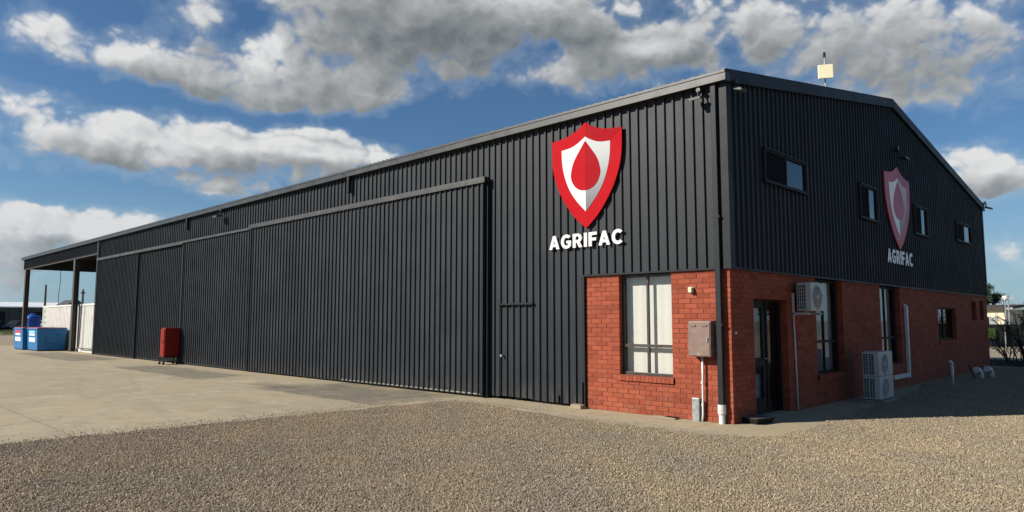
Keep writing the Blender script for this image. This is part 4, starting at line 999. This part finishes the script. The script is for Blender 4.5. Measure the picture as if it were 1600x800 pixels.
s = MB(); lathe(s, -56.5, 1.85, [(.50, 0), (.50, .5), (.515, .55), (.50, .6), (.50, 1.1), (.515, 1.15), (.50, 1.2), (.50, 1.85), (.46, 1.98), (.25, 2.12), (.001, 2.13)], 28)
me = s.mesh('tank_shell', M_TANK, (-56.5, 1.85, 0)); weld(me); link('tank_shell', me, tk)
s = MB(); lathe(s, -56.5, 1.85, [(.18, 2.10), (.18, 2.2), (.001, 2.22)], 16); s.build('lid', M_TANK, tk)
cbx = thing('hanging_cable', (-50.1, 1.2, 2.6), 'thin dark cable hanging from the canopy edge', 'cable')
MB().tube([(-50.4, 2.05, 5.3), (-50.4, 2.06, 4.2), (-50.42, 2.0, 3.4), (-50.38, 2.03, 2.5)], .018, 5).build('cable', M_BLACK, cbx)

# ------------------------------------------------------------------ background on the left
def far_shed(x0, x1, y0, y1, h, ridge, label, wall_m, roof_m, openings):
    t = thing('farm_shed', ((x0 + x1) / 2, (y0 + y1) / 2, 0), label, 'shed')
    MB().box(x0, x1, y0, y1, 0, h).build('wall', wall_m, t)
    xm = (x0 + x1) / 2
    MB().prism([(x0 - .4, h - .05), (x0 - .4, h + .15), (xm, ridge + .15), (x1 + .4, h + .15), (x1 + .4, h - .05), (xm, ridge - .05)], y0 - .3, y1 + .3, axis=1).build('roof', roof_m, t)
    MB().prism([(x0, h), (xm, ridge - .06), (x1, h)], y0 + .01, y1 - .01, axis=1).build('gable_infill', wall_m, t)
    for (a, b, z0, z1) in openings: MB().box(x1 + .002, x1 + .06, a, b, z0, z1).build('doorway', M_BLACK, t)
    n = int((y1 - y0) / 1.5)
    for i in range(n): MB().box(x1 + .061, x1 + .1, y0 + i * 1.5, y0 + i * 1.5 + .08, 0, h).build('wall_post', M_STEEL, t)
    return t
M_FWALL = material('shed_dark', (.085, .08, .075), .7, 0, .2, .4)
M_FROOF = material('shed_roof', (.72, .73, .74), .5, .1, .06, .3)
far_shed(-160, -138, -30, 26, 3.9, 4.9, 'low dark farm shed with a long white roof beyond the cars', M_FWALL, M_FROOF, [(10, 14.5, 0, 3.2), (2, 6, 0, 3.4), (18.5, 20, 0, 3.2)])
far_shed(-118, -104, 21.5, 44, 3.6, 4.55, 'pale shed with white roof seen over the container', material('shed_pale', (.62, .62, .6), .6), M_FROOF, [(30, 34, 0, 3)])
gs = thing('farm_house', (-124, 20.5, 0), 'small hut with a dark pitched roof beside the pale shed', 'hut')
MB().box(-127, -121, 18.8, 22.4, 0, 3.6).build('wall', M_FWALL, gs)
MB().prism([(18.3, 3.55), (20.6, 5.0), (22.9, 3.55)], -127.4, -120.6, axis=0).build('roof', M_DARK, gs)

def pole(x, y, h, label, top=None):
    t = thing('pole', (x, y, 0), label, 'pole')
    MB().tube([(x, y, 0), (x, y, h)], [.16, .11], 8).build('shaft', material('pole_wood', (.10, .085, .07), .8), t)
    if top: MB().box(x - .12, x + .12, y - top, y + top, h - .5, h - .35).build('crossarm', material('pole_wood', (.1, .085, .07), .8), t)
pole(-99.8, 11.87, 6.25, 'plain dark pole rising beside the hut roof')
pole(-96.4, 15.22, 5.65, 'short dark pole rising above the white container', .25)

def car(x, y, rz, paint, label, ute=False):
    t = thing('parked_car', (x, y, 0), label, 'car', 'cars parked beyond the yard'); t.rotation_euler.z = rz
    def part(nm, mb, m_, par=t, bev=0, sm=False): return link(nm, mb.mesh(nm, m_, (0, 0, 0), bev, sm), par)
    L = 2.35
    low = [(-L, .35), (-L, .82), (-L + .1, .98), (-.9 if not ute else -.5, 1.05), (1.0, 1.02), (L - .25, .86), (L, .62), (L, .35)]
    part('body', MB().prism(low, -.88, .88, 1), paint, bev=.05)
    cab = [(-2.0, 1.0), (-1.75, 1.62), (-.9, 1.72), (.2, 1.68), (1.0, 1.02)] if not ute else [(-.55, 1.0), (-.5, 1.70), (.25, 1.72), (1.1, 1.02)]
    part('cabin', MB().prism(cab, -.76, .76, 1), paint, bev=.05)
    g = M_BLACK
    w0, w1 = (-1.7, .45) if not ute else (-.4, .5)
    for sy in (-1, 1): part('side_window', MB().prism([(w0, 1.1), (w0 + .1, 1.55), (w1 - .35, 1.6), (w1 + .25, 1.1)], sy * .762, sy * .775, 1), g)
    part('windscreen', MB().hexa([(1.0, -.66, 1.06), (1.0, .66, 1.06), (1.02, .66, 1.08), (1.02, -.66, 1.08)], [(.36, -.6, 1.6), (.36, .6, 1.6), (.39, .6, 1.62), (.39, -.6, 1.62)]), g)
    for sx in (-1.45, 1.45):
        for sy in (-.9, .9):
            w_ = part('wheel', MB().tube([(sx, sy - .1, .34), (sx, sy + .1, .34)], .34, 16), M_BLACK)
            part('rim', MB().tube([(sx, sy - .105, .34), (sx, sy + .105, .34)], .2, 12), M_GALV, w_)
    for sy in (-.62, .62): part('headlight', MB().box(L - .06, L + .01, sy - .18, sy + .18, .66, .8), M_WHITE)
    part('bumper', MB().box(L - .02, L + .08, -.85, .85, .38, .55), M_BLACK, bev=.02)
P_NAVY = material('navy_paint', (.02, .03, .055), .25, .2, .03); P_SILV = material('white_paint', (.62, .64, .66), .3, .0, .03)
car(-130.5, 14.6, R(-38), P_NAVY, 'dark navy car parked in front of the dark shed')
car(-134, 18.6, R(-30), P_SILV, 'white pickup parked behind the navy car', True)
car(-128.6, 11.2, R(-35), P_NAVY, 'dark navy car at the end of the parked row')

# ------------------------------------------------------------------ vegetation
def grass(name, x0, x1, y0, y1, n, h, label, mat):
    mb = MB()
    for _ in range(n):
        x, y = rnd.uniform(x0, x1), rnd.uniform(y0, y1); a = rnd.uniform(0, 6.28); hh = h * rnd.uniform(.4, 1.2); w = hh * .12
        dx, dy = math.cos(a) * w, math.sin(a) * w; lx, ly = rnd.gauss(0, hh * .3), rnd.gauss(0, hh * .3)
        mb.quad((x - dx, y - dy, -.03), (x + dx, y + dy, -.03), (x + lx, y + ly, hh))
    me = bpy.data.meshes.new(name); me.from_pydata(mb.v, [], mb.f); me.materials.append(mat)
    tag(link(name, me), label, 'grass', kind='stuff')
M_LEAFD = material('leaf_dark', (.035, .055, .022), .6, 0, .35, 2)
M_LEAFG = material('grass_dry', (.16, .17, .06), .8, 0, .4, 1)
M_BARK = material('bark', (.045, .036, .03), .9, 0, .3, 8)
sheet_obj('verge', [(-150, -60), (-92, -60), (-92, 60), (-150, 60)], -.012, material('verge_green', (.13, .14, .055), .95, 0, .35, .4, .4, 6))
grass('verge_grass', -128, -94, -8, 26, 9000, .35, 'rough green and straw grass along the far verge', M_LEAFG)

def tree(x, y, h, spread, label, seed, nl=2600, name='tree'):
    rr = random.Random(seed); t = thing(name, (x, y, 0), label, 'tree')
    tips = []; tk_ = MB()
    def grow(p, d, ln, r, lev):
        q = p + d * ln; mid = (p + q) / 2 + Vector((rr.gauss(0, .06), rr.gauss(0, .06), 0)) * ln
        tk_.tube([tuple(p), tuple(mid), tuple(q)], [r, r * .85, r * .65], 6, False)
        if lev == 0: tips.append(q); return
        if lev < 3: tips.append(mid)
        for _ in range(3 if lev > 1 else 4):
            nd = (d + Vector((rr.gauss(0, .55), rr.gauss(0, .55), rr.uniform(-.15, .35))) * spread).normalized()
            grow(q, nd, ln * rr.uniform(.55, .8), r * .6, lev - 1)
    grow(Vector((x, y, 0)), Vector((rr.gauss(0, .05), rr.gauss(0, .05), 1)).normalized(), h * .32, h * .028, 4)
    tk_.build('trunk', M_BARK, t)
    lf = MB()
    for _ in range(nl):
        c = rr.choice(tips) + Vector((rr.gauss(0, 1), rr.gauss(0, 1), rr.gauss(0, .8))) * h * .035
        u = Vector((rr.gauss(0, 1), rr.gauss(0, 1), rr.gauss(0, 1))).normalized(); w = u.orthogonal().normalized(); s_ = h * rr.uniform(.011, .024)
        lf.quad(tuple(c - u * s_), tuple(c + w * s_ * .55), tuple(c + u * s_), tuple(c - w * s_ * .55))
    me = bpy.data.meshes.new('crown'); me.from_pydata([tuple(Vector(v) - Vector((x, y, 0))) for v in lf.v], [], lf.f); me.materials.append(M_LEAFD)
    link('crown', me, t)
tree(-10.1, 75.5, 5.6, .75, 'dark leafy gum tree behind the far brick corner', 3, 3600)
tree(-14.5, 128, 5.2, 1.1, 'round dark tree behind the cream shed roof', 8, 2200)
tree(-12.0, 136, 4.6, 1.2, 'low spreading dark tree far beyond the green roof', 11, 2200)

def bare_bush(x, y, h, n, label, seed, leaves=420):
    rr = random.Random(seed); t = thing('bare_bush', (x, y, 0), label, 'bush', 'bare bushes behind the building')
    leafp = []
    for i in range(n):
        mb = MB(); a = rr.uniform(0, 6.28); lean = rr.uniform(.1, .75)
        def br(p, d, ln, r, lev):
            pts = [p]
            for j in range(3):
                d = (d + Vector((rr.gauss(0, .12), rr.gauss(0, .12), rr.gauss(.03, .08)))).normalized(); pts.append(pts[-1] + d * ln / 3)
            mb.tube([tuple(q) for q in pts], [r, r * .85, r * .7, r * .5], 5, False)
            leafp.extend(pts[1:])
            if lev:
                for _ in range(3): br(rr.choice(pts[1:]), (d + Vector((rr.gauss(0, .5), rr.gauss(0, .5), rr.gauss(.1, .3)))).normalized(), ln * .5, r * .55, lev - 1)
        br(Vector((x + rr.gauss(0, .12), y + rr.gauss(0, .12), 0)), Vector((math.cos(a) * lean, math.sin(a) * lean, 1)).normalized(), h * rr.uniform(.6, .95), .024, 2)
        mb.build('stem', M_BARK, t)
    lf = MB()
    for _ in range(leaves):
        c = rr.choice(leafp) + Vector((rr.gauss(0, .04), rr.gauss(0, .04), rr.gauss(0, .04))); u = Vector((rr.gauss(0, 1), rr.gauss(0, 1), rr.gauss(0, 1))).normalized(); w = u.orthogonal(); s_ = .03
        lf.quad(tuple(c - u * s_), tuple(c + w * s_ * .5), tuple(c + u * s_), tuple(c - w * s_ * .5))
    lf.build('foliage', M_LEAFD, t)
bare_bush(.95, 21.4, 1.95, 13, 'tall bare stemmed bush behind the building with crossing dark branches', 21)
bare_bush(.3, 22.2, 1.5, 8, 'thin bare bush tight behind the far brick corner', 22)
bare_bush(1.9, 22.0, 1.8, 9, 'wide bare bush at the outer end of the bush row', 23)
sheet_obj('garden_bed', [(-1.0, 20.9), (3.6, 19.4), (4.4, 22.2), (-1.0, 23.8)], .02, M_SOIL)
mb = MB()
for _ in range(1200):
    x, y = rnd.uniform(-.6, 3.6), rnd.uniform(20.6, 23.2); c = Vector((x, y, rnd.uniform(.02, .14))); u = Vector((rnd.gauss(0, 1), rnd.gauss(0, 1), rnd.gauss(0, .5))).normalized() * .05; w = u.orthogonal() * .6
    mb.quad(tuple(c - u), tuple(c + w), tuple(c + u), tuple(c - w))
me = bpy.data.meshes.new('leaf_litter'); me.from_pydata(mb.v, [], mb.f); me.materials.append(M_LEAFD); tag(link('leaf_litter', me), 'dark leaf litter under the bare bushes', 'leaf litter', kind='stuff')

# ------------------------------------------------------------------ background on the right
fn = thing('screened_fence', (-1, 43.5, 0), 'dark green screened wire fence across the far gravel lot', 'fence')
A, B = Vector((-9, 37.5, 0)), Vector((14, 59.0, 0)); dd = (B - A).normalized(); L_ = (B - A).length; nn = Vector((-dd.y, dd.x, 0))
M_SCREEN = material('fence_screen', (.014, .017, .015), .8, 0, .25, 1.5); M_GSCREEN = material('fence_green', (.06, .11, .02), .8, 0, .2, 1.5)
i = 0; s_ = 0
while s_ < L_:
    e_ = min(s_ + 2.6, L_); a, b = A + dd * s_, A + dd * e_
    MB().hexa([tuple(a + Vector((0, 0, .05))), tuple(b + Vector((0, 0, .05))), tuple(b + nn * .02 + Vector((0, 0, .05))), tuple(a + nn * .02 + Vector((0, 0, .05)))],
              [tuple(a + Vector((0, 0, 1.45))), tuple(b + Vector((0, 0, 1.45))), tuple(b + nn * .02 + Vector((0, 0, 1.45))), tuple(a + nn * .02 + Vector((0, 0, 1.45)))]).build('screen_panel', M_SCREEN, fn)
    MB().tube([tuple(a - nn * .05), tuple(a - nn * .05 + Vector((0, 0, 1.75)))], .035, 6).build('post', M_GALV, fn)
    s_ = e_; i += 1
MB().tube([tuple(A - nn * .05 + Vector((0, 0, 1.72))), tuple(B - nn * .05 + Vector((0, 0, 1.72)))], .02, 5).build('top_wire', M_GALV, fn)
gp = A + dd * 6.45
o = MB().hexa([tuple(gp - nn * .06 + Vector((0, 0, .55))), tuple(gp + dd * .75 - nn * .06 + Vector((0, 0, .55))), tuple(gp + dd * .75 - nn * .02 + Vector((0, 0, .55))), tuple(gp - nn * .02 + Vector((0, 0, .55)))],
              [tuple(gp - nn * .06 + Vector((0, 0, 1.2))), tuple(gp + dd * .75 - nn * .06 + Vector((0, 0, 1.2))), tuple(gp + dd * .75 - nn * .02 + Vector((0, 0, 1.2))), tuple(gp - nn * .02 + Vector((0, 0, 1.2)))]).build('green_banner', M_GSCREEN, None, tuple(gp))
o.location = tuple(gp); tag(o, 'small lime green banner hung on the dark fence', 'banner')

M_CREAM = material('cream_wall', (.60, .53, .37), .7, 0, .05, .6); M_GROOF = material('green_roof', (.22, .27, .22), .5, .1, .08, .5)
def cream_shed(px0, px1, y, h, rise, label, roof):
    t = thing('cream_shed', ((px0 + px1) / 2, y + 4, 0), label, 'shed')
    MB().box(px0, px1, y, y + 8, 0, h).build('wall', M_CREAM, t)
    MB().hexa([(px0 - .4, y - .5, h + .003), (px1 + .4, y - .5, h + .003), (px1 + .4, y + 8.4, h + rise), (px0 - .4, y + 8.4, h + rise)], [(px0 - .4, y - .5, h + .22), (px1 + .4, y - .5, h + .22), (px1 + .4, y + 8.4, h + rise + .22), (px0 - .4, y + 8.4, h + rise + .22)]).build('roof', roof, t)
    for i in range(3):
        a = px1 - 7.4 + i * 2.2
        w = MB().box(a, a + 1.7, y - .05, y - .003, 1.1, 2.0).build('window', material('blue_window', (.16, .30, .52), .3), t)
        MB().box(a - .06, a + 1.76, y - .08, y - .051, 2.0, 2.08).box(a - .06, a + 1.76, y - .08, y - .051, 1.02, 1.1).build('frame', M_WHITE, w)
    MB().box(px1 - 1.6, px1 - .7, y - .05, y - .003, .02, 2.0).build('door', M_GALV, t)
cream_shed(-16, -7.0, 66, 2.75, .3, 'cream walled building with blue windows behind the dark fence', M_BARK)
cream_shed(-8.3, 4.0, 75.5, 2.55, .8, 'cream walled building with a green roof behind the dark fence', M_GROOF)
def light_pole(x, y, h, label, lamp=True):
    t = thing('lamp_post', (x, y, 0), label, 'lamp post')
    MB().tube([(x, y, 0), (x, y, h)], [.09, .06], 8).build('shaft', M_GALV, t)
    if lamp:
        s = MB(); lathe(s, x, y, [(.001, h), (.18, h + .06), (.26, h + .24), (.18, h + .42), (.001, h + .48)], 14); s.build('globe', M_SWHITE, t, smooth=True)
    else:
        MB().box(x - .5, x + .5, y - .06, y + .06, h - .35, h - .25).box(x - .4, x - .3, y - .05, y + .05, h - .25, h - .05).box(x + .3, x + .4, y - .05, y + .05, h - .25, h - .05).box(x - .3, x + .3, y - .08, y + .08, h - 1.3, h - 1.1).build('crossarm', M_GALV, t)
light_pole(-6.35, 62, 3.35, 'grey lamp post with a white globe behind the dark fence')
light_pole(-6.6, 65, 3.95, 'slim grey power pole with cross arms beside the cream building', False)
